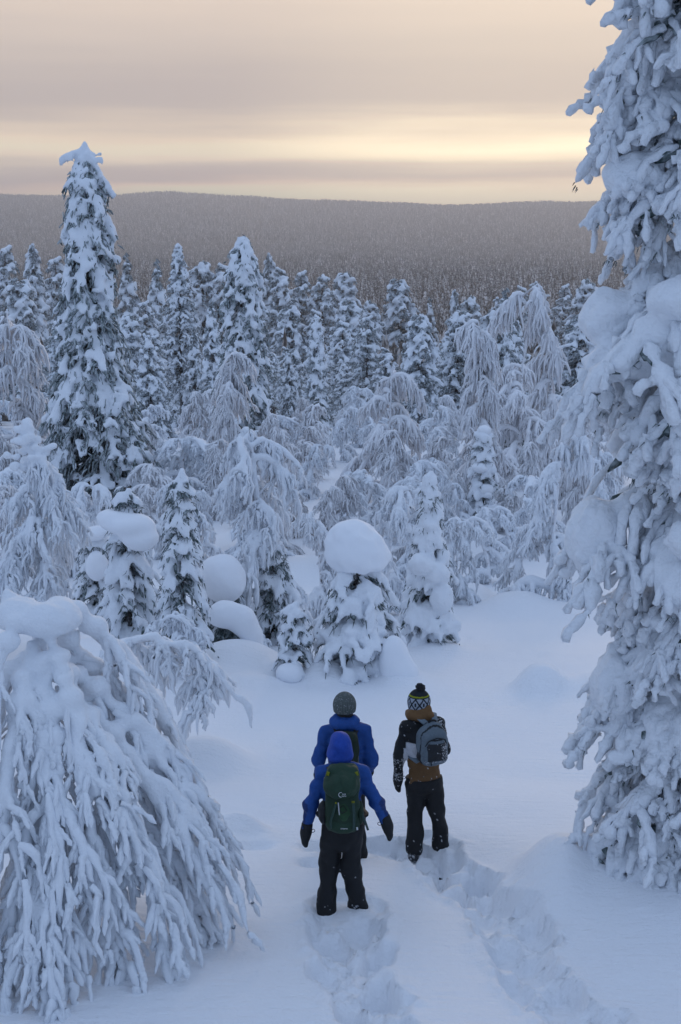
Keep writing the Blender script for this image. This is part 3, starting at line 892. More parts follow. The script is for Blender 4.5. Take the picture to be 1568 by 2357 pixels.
# ---- great spruce with its foot in the drift beside the trail
def great_spruce():
    rng = np.random.RandomState(101)
    zs = [0, .6, 1.0, 1.6, 2.3, 2.8, 3.4, 3.8, 4.3, 4.8, 5.4, 6.0, 6.5, 7.0, 7.5, 8.3, 9.5, 12]
    rs = [.95, 1.1, 1.12, 1.1, 1.12, 1.25, 1.5, 1.35, 1.12, 1.5, 1.6, 1.5, 1.32, 1.25, 1.25, 1.3, 1.15, .3]
    S = spruce(rng, 12, lambda z: float(np.interp(z - .45, zs, rs)) * .93, z0=.3, dz=.31, per=8, droop=.72, thick=.082, side=10, spike=.04, pads=.30, nd=7, lift=.55, ztop=9.8, inner=.5, gap=.06, bare=.10, brush=.95, sub=5, hidden=.2, knobs=.7, subbrush=False, brush_to=.9, sl=.36, tubey=True)
    S.filter(lambda a: a[0] < .25 and a[1] < .25 and a[2] < 8.7)
    # broad pillows of settled snow on the outer boughs towards the trail
    for c, r in (((-1.12, -.25, 3.2), (.26, .32, .36)), ((-.92, -.3, 1.85), (.2, .26, .3)), ((-1.08, -.3, 5.1), (.24, .26, .26)),
                 ((-.55, -.95, 5.3), (.34, .28, .2)), ((-.3, -1.1, 3.35), (.4, .22, .2)), ((-1.0, -.5, 4.75), (.36, .22, .16)),
                 ((-.2, -1.1, 4.75), (.45, .25, .2)), ((-.75, -.8, 4.95), (.3, .25, .2)), ((-.3, -1.05, 6.6), (.34, .24, .18)), ((-1.0, -.4, 7.85), (.32, .28, .2)),
                 ((.0, -1.15, 2.7), (.3, .2, .18)), ((-.5, -.95, 2.9), (.26, .2, .2)), ((-.95, -.45, 6.3), (.25, .2, .16))):
        S.ell.append((np.array(c), r))
    x, y = RIGHT_TREE; z = float(ground0(x, y)) + .1
    r = spruce_thing('great_spruce', 'towering snow-plastered spruce with its foot in a drift beside the trail', S, 12, .0325, rng, .17,
                     noise=((.16, .028), (.085, .024)), needle_r=.007, needle_mat=M_NEEDLE, limit=30000, bark_to=.7,
                     clip=((-1.9, -1.75, .1), (.3, .35, 9.3)), mat=M_PUFF, crumbs=150, fuzz=(.20, .042))
    put(r, x, y, z)
great_spruce()

# ---- bowed birch like a haystack of snow fingers, beside the trail
def haystack_birch():
    rng = np.random.RandomState(55)
    cx, cy = -2.42, 11.0; z = float(ground0(cx, cy))
    H = 2.92
    limbs, twigs = [], []
    apex = np.array([0, 0, H])
    t7 = np.linspace(0, 1, 7)[:, None]
    def frond(q, o, l, r):
        """A hanging stem of packed rime with stubby prongs, like a hand."""
        l = min(l, max(q[2] - .05, .1))
        w = np.cumsum(rng.randn(7, 3) * .012, 0); w[0] = 0
        st = q + o * (l * .42 * np.sqrt(t7 + 1e-4)) - ZUP * (l * .92 * t7 ** 1.3) + w
        st[:, 2] = np.maximum(st[:, 2], .03)
        twigs.append((st, r))
        lat = np.array([-o[1], o[0], 0])
        for k in range(int(2 + l * 4)):
            i = 1 + rng.randint(6); sg = 1 if k % 2 else -1
            d = unit(unit(st[min(i + 1, 6)] - st[i - 1]) + lat * sg * (.35 + .35 * rng.rand()) + o * rng.rand() * .5)
            l2 = (.09 + .16 * rng.rand()) * (.6 + .6 * l)
            pr = st[i] + d * l2 * t7 - ZUP * (l2 * .3 * t7 ** 2)
            pr[:, 2] = np.maximum(pr[:, 2], .03)
            twigs.append((pr, r * (.62 + .25 * rng.rand())))
    NL = 21
    for i in range(NL):
        a = -math.pi * 1.0 + (i + rng.rand() * .8) / NL * math.pi * 1.45
        out = np.array([math.cos(a), math.sin(a), 0]); lat = np.array([-out[1], out[0], 0])
        L = (1.05 + .5 * rng.rand()) * (1.12 if -.9 < a < .5 else 1.0)
        h0 = H * (1 - .40 * rng.rand() ** 1.3)
        st = np.array([.15 * out[0], .15 * out[1], h0])
        drop = h0 * (.70 + .3 * rng.rand())
        pl = arc(st, out, L * 1.05, .15 * rng.rand(), drop, 12, 1.3, lat, rng.randn() * .2)
        pl[:, 2] = np.maximum(pl[:, 2], .08)
        limbs.append((pl, .040 + .022 * rng.rand()))
        for k in range(9):
            f = pl[2 + k] + lat * rng.randn() * .03
            a2 = a + (1 if k % 2 else -1) * (.25 + .6 * rng.rand()); o = np.array([math.cos(a2), math.sin(a2), 0])
            frond(f, o, .28 + .36 * rng.rand(), .025 + .010 * rng.rand())
        for b in range(3):
            k = rng.randint(2, 8); a2 = a + rng.randn() * .6; o2 = np.array([math.cos(a2), math.sin(a2), 0])
            l2 = .4 + .45 * rng.rand()
            p2 = arc(pl[k], o2, l2 * .75, .1, min(l2 * (.6 + .5 * rng.rand()), max(pl[k][2] - .1, .1)), 8, 1.6)
            limbs.append((p2, .036 + .014 * rng.rand()))
            for k in (2, 4, 5, 7):
                a3 = a2 + rng.randn() * .6; frond(p2[k], np.array([math.cos(a3), math.sin(a3), 0]), .25 + .3 * rng.rand(), .023 + .009 * rng.rand())
    for i in range(20):                              # lower skirt reaching the snow
        a = -math.pi * .98 + (i + rng.rand()) / 20 * math.pi * 1.15; out = np.array([math.cos(a), math.sin(a), 0]); lat = np.array([-out[1], out[0], 0])
        h0 = H * (.38 + .25 * rng.rand()); st = np.array([.45 * out[0], .45 * out[1], h0])
        pl = arc(st, out, .85 + .5 * rng.rand(), .25, h0 * (.9 + .3 * rng.rand()) + .12, 12, 1.6, lat, rng.randn() * .2); pl[:, 2] = np.maximum(pl[:, 2], .08)
        limbs.append((pl, .036 + .016 * rng.rand()))
        for k in range(8):
            a2 = a + (1 if k % 2 else -1) * (.25 + .6 * rng.rand()); frond(pl[3 + k], np.array([math.cos(a2), math.sin(a2), 0]), .28 + .3 * rng.rand(), .026 + .009 * rng.rand())
    limbs = [(p, r) for p, r in limbs if p[-1][0] > -1.3 and p[-1][1] < 1.2]; twigs = [(p, r) for p, r in twigs if p[0][0] > -.85 and p[0][1] < 1.0]
    trunk = np.array([[.1, .1, -.3], [.06, .05, H * .5], [0, 0, H * .95], [-.25, .1, H]])
    pads = [[(np.array([-.2 + .4 * rng.rand(), -.25 + .35 * rng.rand(), H - .05 - .08 * rng.rand()]), (.13 + .1 * rng.rand(), .13 + .1 * rng.rand(), .10 + .05 * rng.rand())) for k in range(7)]
            + [(pl[k] + ZUP * .04, (.08 + .06 * rng.rand(), .08 + .06 * rng.rand(), .06 + .04 * rng.rand())) for pl, r in limbs for k in (1, 2, 3, 4) if pl[0][2] > H * .72 and len(pl) == 12 and rng.rand() < .75]]
    r = birch_thing('bowed_birch', 'bowed birch buried in thick snow fingers like a haystack beside the open snow', rng, trunk, .07, limbs, twigs, vs=.0265, twig_sides=6, pads=pads,
                    noise=((.10, .011), (.045, .009)), lift=.55, clip=((-.8, -2.2, -.1), (2.3, 1.1, 3.4)), fuzz=(.22, .036))
    put(r, cx, cy, z)
haystack_birch()

# ---- arched birch just behind the haystack, one long bare twig reaching over the clearing
def arched_birch():
    rng = np.random.RandomState(9)
    x, y, z = place(330, 1775)
    trunk = np.array([[-.7, .2, -.2], [-.62, .1, .9], [-.35, 0, 1.55], [.05, 0, 1.72], [.45, 0, 1.6], [.8, -.05, 1.25], [1.0, -.05, .95]])
    limbs, twigs = birch(rng, 1.8, .75, trunk, nl=14, nt=9, tl=(.15, .5), tr=.028, lr=.048, zmin=.1, up=(.05, .25), droop=.9, lz=(.3, 1.0), nsub=4)
    reach = np.array([[.55, 0, 1.35], [.8, -.05, 1.42], [1.0, -.08, 1.22], [1.15, -.1, 1.02], [1.33, -.1, .9], [1.36, -.1, .6]]) + np.array([.0, 0, -.02])
    limbs.append((reach, .045))
    S = [(np.array([-.3 + .06 * k, rng.randn() * .03, 1.64 + .012 * k]), (.07, .07, .05)) for k in range(9)]
    r = birch_thing('arched_birch', 'low arching birch with one twig stretching over the clearing', rng, trunk, .05, limbs, twigs, vs=.027, pads=[S], noise=((.10, .014), (.05, .010)))
    put(r, x, y, z)
arched_birch()

# ---- white curtain birch with an upright knobbly tip
def curtain_birch():
    rng = np.random.RandomState(21)
    x, y, z = place(105, 1500)
    H = height_to(80, 985, y, z)
    trunk = np.array([[.25, 0, -.3], [.15, 0, H * .4], [-.1, 0, H * .8], [-.18, 0, H]])
    limbs, twigs = birch(rng, H, 1.35, trunk, nl=20, nt=10, tl=(.25, .8), tr=.030, lr=.06, zmin=.15, up=(.15, .5), droop=1.0, lz=(.4, .9), curl=.2, nsub=5)
    S = []
    for k in range(46):
        f = rng.rand() ** .8; w = .05 + .30 * f
        S.append((np.array([-.17 + rng.randn() * w * .6, rng.randn() * w * .5 - .05, H + .15 - .95 * f]), (.06 + .07 * rng.rand(), .07, .05 + .07 * rng.rand())))
    S += [(np.array([-.18, 0, H + .05 - .1 * k]), (.075, .075, .1)) for k in range(5)] + [(np.array([.1 + .07 * k, -.05, H - .42 + .03 * k]), (.07, .06, .06)) for k in range(4)] + [(np.array([-.3 - .07 * k, -.05, H - .2 - .02 * k]), (.07, .06, .055)) for k in range(3)]
    r = birch_thing('curtain_birch', 'white curtain-like birch with an upright knobbly snow tip', rng, trunk, .07, limbs, twigs, vs=.031, pads=[S], noise=((.14, .02), (.07, .014)))
    put(r, x, y, z)
curtain_birch()

def capped_spruces():
    # ---- spruce under a sideways snow hood
    rng = np.random.RandomState(33)
    x, y, z = place(300, 1520); H = height_to(285, 1115, y, z)
    S = spruce(rng, H, cone_prof(H * 1.15, .62, .7), .12, .2, 6, .75, .085, 5, .13, .25, 4)
    cap = [[(np.array([.08, -.25, H * .78]), (.46, .42, .20)), (np.array([.30, -.32, H * .70]), (.34, .34, .19)), (np.array([-.22, -.2, H * .82]), (.26, .28, .16))]]
    r = spruce_thing('hooded_spruce', 'young spruce wearing a lopsided snow hood below its tip', S, H, .036, rng, .06, cap, needle_r=.012)
    put(r, x, y, z)
    # ---- its neighbour, buried by an upright lump
    x, y, z = place(228, 1420); H = height_to(228, 1215, y, z)
    S = spruce(rng, H, cone_prof(H * 1.3, .6, .6), .1, .2, 6, .75, .085, 4, .13, .2, 4)
    cap = [[(np.array([.05, -.4, H * .62]), (.26, .28, .38)), (np.array([-.05, -.3, H * .95]), (.3, .28, .14)), (np.array([.25, -.3, H * 1.0]), (.3, .14, .08))]]
    r = spruce_thing('lumpy_spruce', 'squat spruce with an egg-shaped snow lump clinging to its side', S, H, .04, rng, .05, cap)
    put(r, x, y, z)
    # ---- slim spruce
    rng = np.random.RandomState(34)
    x, y, z = place(425, 1560); H = height_to(415, 1085, y, z)
    S = spruce(rng, H, cone_prof(H * 1.06, .44, .62), .12, .17, 6, .85, .075, 4, .12, .12, 4)
    S.snow(np.array([[0, 0, H - .15], [.02, 0, H + .02]]), np.array([.07, .055]))
    r = spruce_thing('slim_spruce', 'slim pointed young spruce rising behind a small frosted birch', S, H, .034, rng, .055)
    put(r, x, y, z)
    # ---- snow mushrooms over buried shrubs
    x, y, z = place(510, 1490)
    root = thing('buried_spruce', 'buried spruce topped by a smooth dome of snow like a mushroom', 'tree')
    H = height_to(505, 1272, y, z)
    S = spruce(rng, H * .75, cone_prof(H * .8, .5, .4), .1, .2, 7, .6, .07, 4, .15, .1, 5)
    V, F = needle_mesh(S, .012); obj('needles', mesh_np('needles', V, F, M_NEEDLE, smooth=False), root)
    V, F = field_mesh(S, .045, rng); obj('snow_load', mesh_np('snow_load', V, F, M_SNOW), root)
    snow_cap(root, [((.06, -.25, H * .80), (.42, .40, H * .20)), ((.1, -.3, H * .68), (.36, .36, H * .16))], rng)
    put(root, x, y, z)
    x, y, z = place(535, 1515); root = thing('buried_shrub', 'low shrub arched under a thick bent roll of snow', 'shrub'); H = height_to(530, 1380, y, z)
    S = spruce(rng, H * .7, cone_prof(H * .8, .42, .4), .05, .16, 7, .6, .06, 4, .14, .1, 5)
    V, F = needle_mesh(S, .012); obj('needles', mesh_np('needles', V, F, M_NEEDLE, smooth=False), root)
    snow_cap(root, [((-.12, -.25, H * .76), (.32, .34, H * .26)), ((.25, -.28, H * .62), (.24, .3, H * .32)), ((.40, -.3, H * .25), (.2, .28, H * .36))], rng)
    put(root, x, y, z)
    # ---- ball spruce
    rng = np.random.RandomState(77)
    x, y, z = place(822, 1556); H = height_to(810, 1202, y, z)
    pr = lambda zz: float(np.interp(zz, [0, .25 * H, .45 * H, .62 * H, .75 * H], [.86, .84, .72, .56, .36]))
    S = spruce(rng, H * .8, pr, .16, .26, 8, .62, .10, 5, .15, .3, 6, ztop=H * .66)
    cap = [[(np.array([-.02, -.05, H * .83]), (.46, .45, .42)), (np.array([.05, -.05, H * .765]), (.47, .44, .27)), (np.array([-.08, -.05, H * .90]), (.34, .34, .26))]]
    r = spruce_thing('ball_capped_spruce', 'bushy young spruce balancing a huge round ball of snow', S, H * .8, .030, rng, .07, cap, noise=((.2, .03), (.09, .022), (.06, .012)), needle_r=.013, k=30, cap_floor=H * .685)
    snow_cap(r, [((.62, -.62, .28), (.23, .24, .5)), ((.78, -.62, .12), (.28, .25, .25))], rng, name='snow_lump')
    put(r, x, y, z)
    # ---- slim spruce beside it
    rng = np.random.RandomState(78)
    x, y, z = place(985, 1492); H = height_to(985, 1095, y, z)
    pr = lambda zz: float(np.interp(zz / H, [0, .2, .45, .6, .8, 1], [.58, .56, .42, .36, .2, .06]))
    S = spruce(rng, H, pr, .14, .2, 7, .8, .095, 5, .14, .2, 5)
    S.ell += [(np.array([-.18, -.4, H * .50]), (.26, .24, .2)), (np.array([.16, -.36, H * .44]), (.24, .22, .22)), (np.array([.22, -.42, H * .30]), (.22, .2, .3)), (np.array([0, -.2, H * .72]), (.14, .14, .1))]
    S.snow(np.array([[0, 0, H - .25], [0, 0, H - .02]]), np.array([.09, .06]))
    r = spruce_thing('tall_young_spruce', 'slender young spruce with layered snow standing behind the ball-topped one', S, H, .034, rng, .06, noise=((.2, .03), (.09, .02)))
    put(r, x, y, z)
    # ---- seedling spruce
    x, y, z = place(678, 1565); H = height_to(690, 1385, y, z)
    S = spruce(rng, H, cone_prof(H * 1.1, .34, .7), .08, .17, 6, .6, .085, 3, .10, .3, 3)
    S.snow(np.array([[0, 0, H - .2], [.02, 0, H - .03]]), np.array([.09, .06]))
    r = spruce_thing('spruce_seedling', 'knee-deep spruce seedling coated in puffy snow beside the bushy spruce', S, H, .03, rng, .03)
    snow_cap(r, [((-.06, -.3, .1), (.22, .2, .2))], rng, name='snow_lump')
    put(r, x, y, z)
    # ---- frosted small birch in front of the slim spruce
    rng = np.random.RandomState(12)
    x, y, z = place(395, 1600); H = height_to(390, 1415, y, z)
    trunk = np.array([[.3, 0, -.2], [.3, 0, H * .5], [.2, 0, H * .9], [0, 0, H * .97], [-.15, 0, H * .85]])
    limbs, twigs = birch(rng, H, .55, trunk, nl=14, nt=6, tl=(.1, .35), tr=.022, lr=.032, zmin=.05, up=(.05, .5), droop=.8, lz=(.2, 1), nsub=4)
    r = birch_thing('frosted_birch_sapling', 'small lacy frosted birch sapling in front of a slim spruce', rng, trunk, .035, limbs, twigs, vs=.024, noise=((.08, .01), (.05, .006)))
    put(r, x, y, z)
    # ---- spruce at the foot of the big weeping birch
    rng = np.random.RandomState(14)
    x, y, z = place(628, 1478); H = height_to(620, 1230, y, z)
    S = spruce(rng, H, cone_prof(H * 1.2, .52, .6), .1, .2, 6, .95, .075, 4, .14, .1, 5)
    r = spruce_thing('sheltered_spruce', 'dark young spruce sheltering under a weeping birch', S, H, .04, rng, .05)
    put(r, x, y, z)
capped_spruces()

# ---- weeping birches of the middle ground: (column, foot row, top row, spread in picture pixels, ...)
def weeping(seed, px, foot, top, wpx, name, label, nl=20, nt=9, tr=.027, lr=.055, lean=0.0, tip=None, curl=.25, tl=None, up=(.12, .5), lz=(.06, 1.0), pads=None, rt=.06, vs=None):
    rng = np.random.RandomState(seed)
    x, y, z = place(px, foot); H = height_to(px, top, y, z)
    W = size_px(wpx, y, z) * .5
    trunk = np.array([[0, 0, -.3], [lean * .1, 0, H * .35], [lean * .35, 0, H * .72], [lean * .75, 0, H * .95], [lean * 1.1, 0, H * (.97 if abs(lean) > .2 else 1.0)]])
    if tip is not None: trunk = np.vstack([trunk, np.array([[lean * 1.1 + tip[0], 0, H * tip[1]]])])
    limbs, twigs = birch(rng, H, W * .8, trunk, nl, nt, tl or (H * .05, H * .17), tr * (1.35 if vs else 1.6), lr * (1.3 if vs else 1.15), .1, up, .42, 1.0, lz=lz, curl=curl)
    pd = None
    if pads:
        pd = [[(np.array([c[0] * W, c[1] * W, c[2] * H]), tuple(v * W for v in c[3]))] for c in pads]
    r = birch_thing(name, label, rng, trunk, rt, limbs, twigs, pads=None if vs else pd, sides=3 if y > 38 else 4, vs=vs, noise=((.12, .016), (.06, .010)))
    put(r, x, y, z)
    return r
BIRCH = {}
BIRCH['big'] = weeping(201, 606, 1475, 992, 430, 'weeping_birch', 'broad weeping birch arching over a dark young spruce', 25, 14, .026, .06, -.25, (-.25, .9), .22, vs=.040)
BIRCH['arch'] = weeping(203, 885, 1420, 1112, 260, 'hooped_birch', 'hooped birch drooping right behind the ball-topped spruce', 14, 12, .026, .06, .5, (.4, .75), .2, vs=.040)
BIRCH['side'] = weeping(205, 1265, 1395, 988, 210, 'drooping_birch', 'drooping birch at the far edge of the open snow', 15, 14, .030, .065, .35, (.5, .82), .18, vs=.040)
BIRCH['low'] = weeping(207, 1130, 1345, 1190, 220, 'stooping_birch', 'low stooping birch with a ragged fringe at the end of the clearing', 14, 12, .026, .055, -.9, (-.5, .6), .2, vs=.040)
BIRCH['hoop2'] = weeping(209, 930, 1250, 1052, 230, 'hooped_birch', 'hooped birch arching over a gap between two weeping birches', 14, 12, .026, .055, .6, (.9, .7), .22, vs=.045)
BIRCH['dome'] = weeping(211, 895, 1160, 848, 330, 'dome_birch', 'dome-shaped weeping birch with a round snow knob on top', 21, 14, .034, .085, .1, None, .28, rt=.09)
BIRCH['cone'] = weeping(213, 1105, 1170, 735, 150, 'conical_birch', 'narrow conical birch with pale hanging twigs before the dark pines', 24, 12, .034, .07, -.2, (-.3, .95), .26, up=(.0, .3), lz=(.1, 1), rt=.08)
BIRCH['front'] = weeping(215, 530, 1120, 815, 200, 'lacy_birch', 'lacy frosted birch in front of a dark columnar spruce', 22, 14, .034, .07, .15, (.2, .9), .35, up=(.0, .3), lz=(.1, 1), rt=.08)
BIRCH['swan'] = weeping(217, 1270, 1100, 642, 170, 'swan_neck_birch', 'swan-necked birch with its top hooped over among the pines', 20, 12, .042, .09, -.9, (-1.2, .85), .15, tl=(.5, 1.8), up=(.1, .5), lz=(.1, 1.0), rt=.1)
BIRCH['pale'] = weeping(219, 45, 1130, 725, 260, 'pale_birch', 'wide pale birch beside the tallest dark spruce', 21, 14, .040, .085, -.2, (-.3, .93), .3, rt=.1)

def more_birches():
    """Further bent birches: the same kinds turned and scaled."""
    rng = np.random.RandomState(5)
    spots = [('dome', 1195, 1120, 800, 'stocky weeping birch crowding a dark spruce near the pines'), ('front', 690, 1040, 905, 'small cream-frosted birch in a gap between the pines'),
             ('arch', 715, 1150, 1010, 'bent birch with loose twigs trailing over a snowy gap'), ('big', 1010, 1200, 1040, 'tangled birch squeezed behind a slender spruce'),
             ('dome', 640, 1120, 930, 'hazy birch leaning on the columnar spruce'), ('cone', 1330, 1230, 880, 'birch half hidden by the great spruce'),
             ('big', 400, 1290, 1085, 'low twiggy birch behind the slim pointed spruce'), ('arch', 170, 1330, 1090, 'hanging birch between the curtain birch and the hooded spruce'),
             ('side', 1370, 1270, 1020, 'drooping birch tucked beside the great spruce'), ('pale', 330, 1140, 940, 'frosted birch tucked behind the tallest spruce'),
             ('arch', 790, 1190, 1075, 'flattened birch thicket of white hoops in mid clearing'), ('side', 470, 1270, 1110, 'birch with long trailing hoops beside the broad weeping one'),
             ('low', 1180, 1290, 1150, 'stooping birch in front of the knobbly candle spruce'), ('dome', 30, 1330, 1090, 'rounded birch showing past the curtain birch'),
             ('front', 1230, 1200, 1000, 'fan-shaped birch behind the drooping one'), ('low', 850, 1330, 1190, 'half-buried birch hoop behind the snow ball'),
             ('arch', 480, 1420, 1150, 'twisted birch hoop beside the smooth snow dome'), ('side', 742, 1430, 1150, 'drooping birch rising between the weeping birch and the snow ball'),
             ('big', 1050, 1390, 1170, 'bushy birch just past the slender layered spruce'), ('arch', 1190, 1385, 1190, 'birch hoop bowing to the low drift at the clearing edge'),
             ('side', 345, 1430, 1190, 'drooping birch squeezed between the hooded and slim spruces'), ('big', 960, 1340, 1100, 'broad birch seen over the slender layered spruce'),
             ('arch', 1060, 1240, 1100, 'crossing birch hoops near the candle spruce')]
    for k, px, foot, top, lab in spots:
        x, y, z = place(px, foot); h = height_to(px, top, y, z)
        src = BIRCH[k]
        zt = max(c.bound_box[i][2] for c in src.children for i in range(8))
        nm = src.name.split('.')[0]
        copy_tree(src, (x, y, z - .08 * h), rng.rand() * 6.28 if k in ('dome', 'cone', 'front', 'pale', 'big', 'side') else (rng.randint(2) * 3.14 + rng.randn() * .3), h / zt, lab, None, nm)
more_birches()

def thicket():
    rng = np.random.RandomState(15)
    WORDS = dict(dome='dome-shaped weeping', front='lacy upright frosted', cone='narrow conical', big='broad weeping', arch='hooped drooping', hoop2='low arched', side='ragged drooping', pale='wide pale')
    keys = ['dome', 'front', 'cone', 'big', 'arch', 'hoop2', 'side', 'pale']
    pts = [(o.location.x, o.location.y) for o in bpy.data.objects if o.parent is None and o.type == 'EMPTY']
    n = tries = 0
    while n < 80 and tries < 9000:
        tries += 1
        px, foot = rng.rand() * 1440 - 20, 985 + 330 * rng.rand() ** .9
        if foot > 1260 and px > 1000 or (120 < px < 330 and foot > 1170): continue
        if 560 < px < 740 and 1010 < foot < 1075 or 340 < px < 420 and foot < 1060: continue
        x, y, z = place(px, foot)
        md = 1.0 + .016 * y
        if any((x - a) ** 2 + (y - b) ** 2 < md * md for a, b in pts): continue
        pts.append((x, y)); n += 1
        k = keys[rng.randint(len(keys))]; src = BIRCH[k]
        zt = max(c.bound_box[i][2] for c in src.children for i in range(8))
        h = (1.7 + 1.6 * rng.rand()) * (1 + .006 * (y - 30)) * (.85 if foot > 1200 else 1)
        s = h / zt
        copy_tree(src, (x, y, z - .12 * h), rng.rand() * 6.28, (s * (1.1 + .6 * rng.rand()), s * (1.1 + .6 * rng.rand()), s), WORDS[k] + ' birch tangled in the thicket before the dense forest', 'birches of the tangled thicket', 'thicket_birch')
thicket()

# ---- tall spruces of the middle distance
def tall_spruces():
    rng = np.random.RandomState(61)
    x, y, z = place(225, 1175); H = height_to(200, 350, y, z)
    pr = lambda zz: float(np.interp(zz / H, [0, .12, .3, .45, .6, .8, .95, 1], [3.1, 2.9, 2.25, 1.7, 1.3, 1.0, .85, .6]))
    S = spruce(rng, H, pr, .5, .27, 8, .85, .10, 7, .14, .05, 5, updroop=1.35, lift=.6, inner=.3, gap=.12, bare=.2, brush=.9, sub=1)
    t = np.array([0, 0, H])
    S.snow(np.array([t + [0, 0, -1.2], t + [-.05, 0, -.2], t + [-.02, 0, .32]]), np.array([.34, .26, .13]))
    S.snow(np.array([t + [-.1, 0, -.02], t + [-.5, 0, -.06], t + [-.9, 0, -.28], t + [-.98, 0, -.5]]), np.array([.15, .13, .15, .08]))
    S.snow(np.array([t + [0, 0, -.1], t + [.35, 0, -.1], t + [.68, 0, -.04], t + [.70, 0, -.16]]), np.array([.16, .12, .12, .09]))
    S.snow(np.array([t + [.2, 0, -.6], t + [.7, 0, -1.15], t + [.98, 0, -1.6]]), np.array([.17, .15, .12]))
    for k in range(60):
        S.caps.append((t + [rng.randn() * .34 - .08, -.1 - .2 * rng.rand(), -1.3 * rng.rand() ** .9], t + [rng.randn() * .34 - .08, -.1 - .2 * rng.rand(), -.2 - 1.3 * rng.rand()], .07, .05)) if k < 0 else None
        c = t + np.array([-.05 + rng.randn() * .30, -.12 - .2 * rng.rand(), -1.5 * rng.rand()]); S.caps.append((c, c + np.array([rng.randn() * .1, -.08, -.16]), .10, .07))
    r = spruce_thing('broken_top_spruce', 'tallest dark spruce with a crooked hooked snow top', S, H, .086, rng, .2, noise=((.3, .04), (.15, .04)), needle_r=.02, needle_mat=M_NEEDLE_MID, lean=(-.35, 0), k=16, brush_sides=3, brush_rings=3)
    put(r, x, y, z)
    # columnar spruce
    rng = np.random.RandomState(62)
    x, y, z = place(565, 1052); H = height_to(545, 545, y, z)
    pr = lambda zz: float(np.interp(zz / H, [0, .2, .5, .8, .95, 1], [2.1, 1.9, 1.5, 1.25, .9, .4]))
    S = spruce(rng, H, pr, .5, .32, 7, .95, .12, 5, .16, .05, 5, updroop=1.3, gap=.12, bare=.25, brush=.95, sub=1)
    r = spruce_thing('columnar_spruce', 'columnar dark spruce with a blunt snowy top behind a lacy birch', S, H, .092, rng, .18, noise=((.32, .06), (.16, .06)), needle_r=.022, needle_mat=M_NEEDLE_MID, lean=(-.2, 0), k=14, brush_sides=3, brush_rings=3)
    put(r, x, y, z); SP = {'column': r}
    # pale spruce with a bare trunk below
    rng = np.random.RandomState(63)
    x, y, z = place(420, 985); H = height_to(416, 560, y, z)
    pr = lambda zz: float(np.interp(zz / H, [0, .25, .45, .7, .9, 1], [2.3, 2.6, 2.2, 1.5, .8, .35]))
    S = spruce(rng, H, pr, H * .22, .36, 7, .5, .13, 6, .16, .06, 4, gap=.1, bare=.2, brush=.9, sub=1)
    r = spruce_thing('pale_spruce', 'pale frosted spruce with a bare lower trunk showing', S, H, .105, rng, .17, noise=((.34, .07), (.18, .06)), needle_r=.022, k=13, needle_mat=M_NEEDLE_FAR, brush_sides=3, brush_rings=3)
    put(r, x, y, z); SP['pale'] = r
    # candle spruce with knobs
    rng = np.random.RandomState(64)
    x, y, z = place(1110, 1215); H = height_to(1108, 985, y, z)
    S = spruce(rng, H, cone_prof(H * 1.3, .55, .5), .2, .22, 7, .45, .10, 4, .10, .2, 3)
    cap = [[(np.array([0, -.05, H * .97]), (.24, .22, .2))], [(np.array([-.12, -.3, H * .62]), (.3, .22, .16))], [(np.array([.1, -.3, H * .4]), (.26, .2, .22))], [(np.array([.3, -.3, H * .2]), (.34, .24, .2))]]
    r = spruce_thing('candle_spruce', 'thin candle spruce dotted with round snow knobs', S, H, .05, rng, .06, cap, needle_mat=M_NEEDLE_MID)
    put(r, x, y, z)
    # dark bushy spruce
    rng = np.random.RandomState(65)
    x, y, z = place(1190, 1090); H = height_to(1190, 905, y, z)
    S = spruce(rng, H, cone_prof(H * 1.2, 1.3, .5), .2, .36, 7, .5, .09, 5, .16, .1, 7, gap=.2, bare=.6, brush=1.0, sub=1)
    cap = [[(np.array([-.1, -1.0, H * .55]), (.4, .3, .45))], [(np.array([-.5, -.7, H * .72]), (.5, .4, .25))]]
    r = spruce_thing('bushy_spruce', 'dark green bushy spruce with hanging snow lumps', S, H, .07, rng, .12, cap, noise=((.3, .05), (.14, .04)), needle_r=.03)
    put(r, x, y, z)
    # low spruce in the gap
    x, y, z = place(735, 1040); H = height_to(735, 925, y, z)
    S = spruce(rng, H, cone_prof(H * 1.2, .8, .5), .2, .3, 6, .6, .1, 4, .26, .1, 5)
    r = spruce_thing('gap_spruce', 'little dark spruce with a bent snow tip in the gap', S, H, .07, rng, .08)
    put(r, x, y, z)
    # forest kinds: broad pine, layered spruce, ragged pine, spire
    kinds = []
    specs = [('frosted_pine', 'broad frosted pine with a rounded crown standing in the dense forest', 10.0, lambda f: np.interp(f, [0, .3, .5, .75, .92, 1], [.9, 1.7, 2.1, 1.7, 1.1, .5]), .18, .3, .2),
             ('forest_spruce', 'layered snowy spruce with a pointed tip in the dense forest', 11.0, lambda f: np.interp(f, [0, .2, .5, .8, 1], [1.8, 1.8, 1.35, .75, .2]), .06, .75, .2),
             ('ragged_pine', 'ragged pine with open frosted tiers in the dense forest', 10.5, lambda f: np.interp(f, [0, .35, .6, .85, 1], [.8, 1.5, 1.75, 1.25, .5]), .3, .15, .3),
             ('spire_spruce', 'narrow dark spire of spruce in the dense forest', 11.0, lambda f: np.interp(f, [0, .3, .7, .95, 1], [1.25, 1.1, .85, .5, .2]), .04, 1.0, .16)]
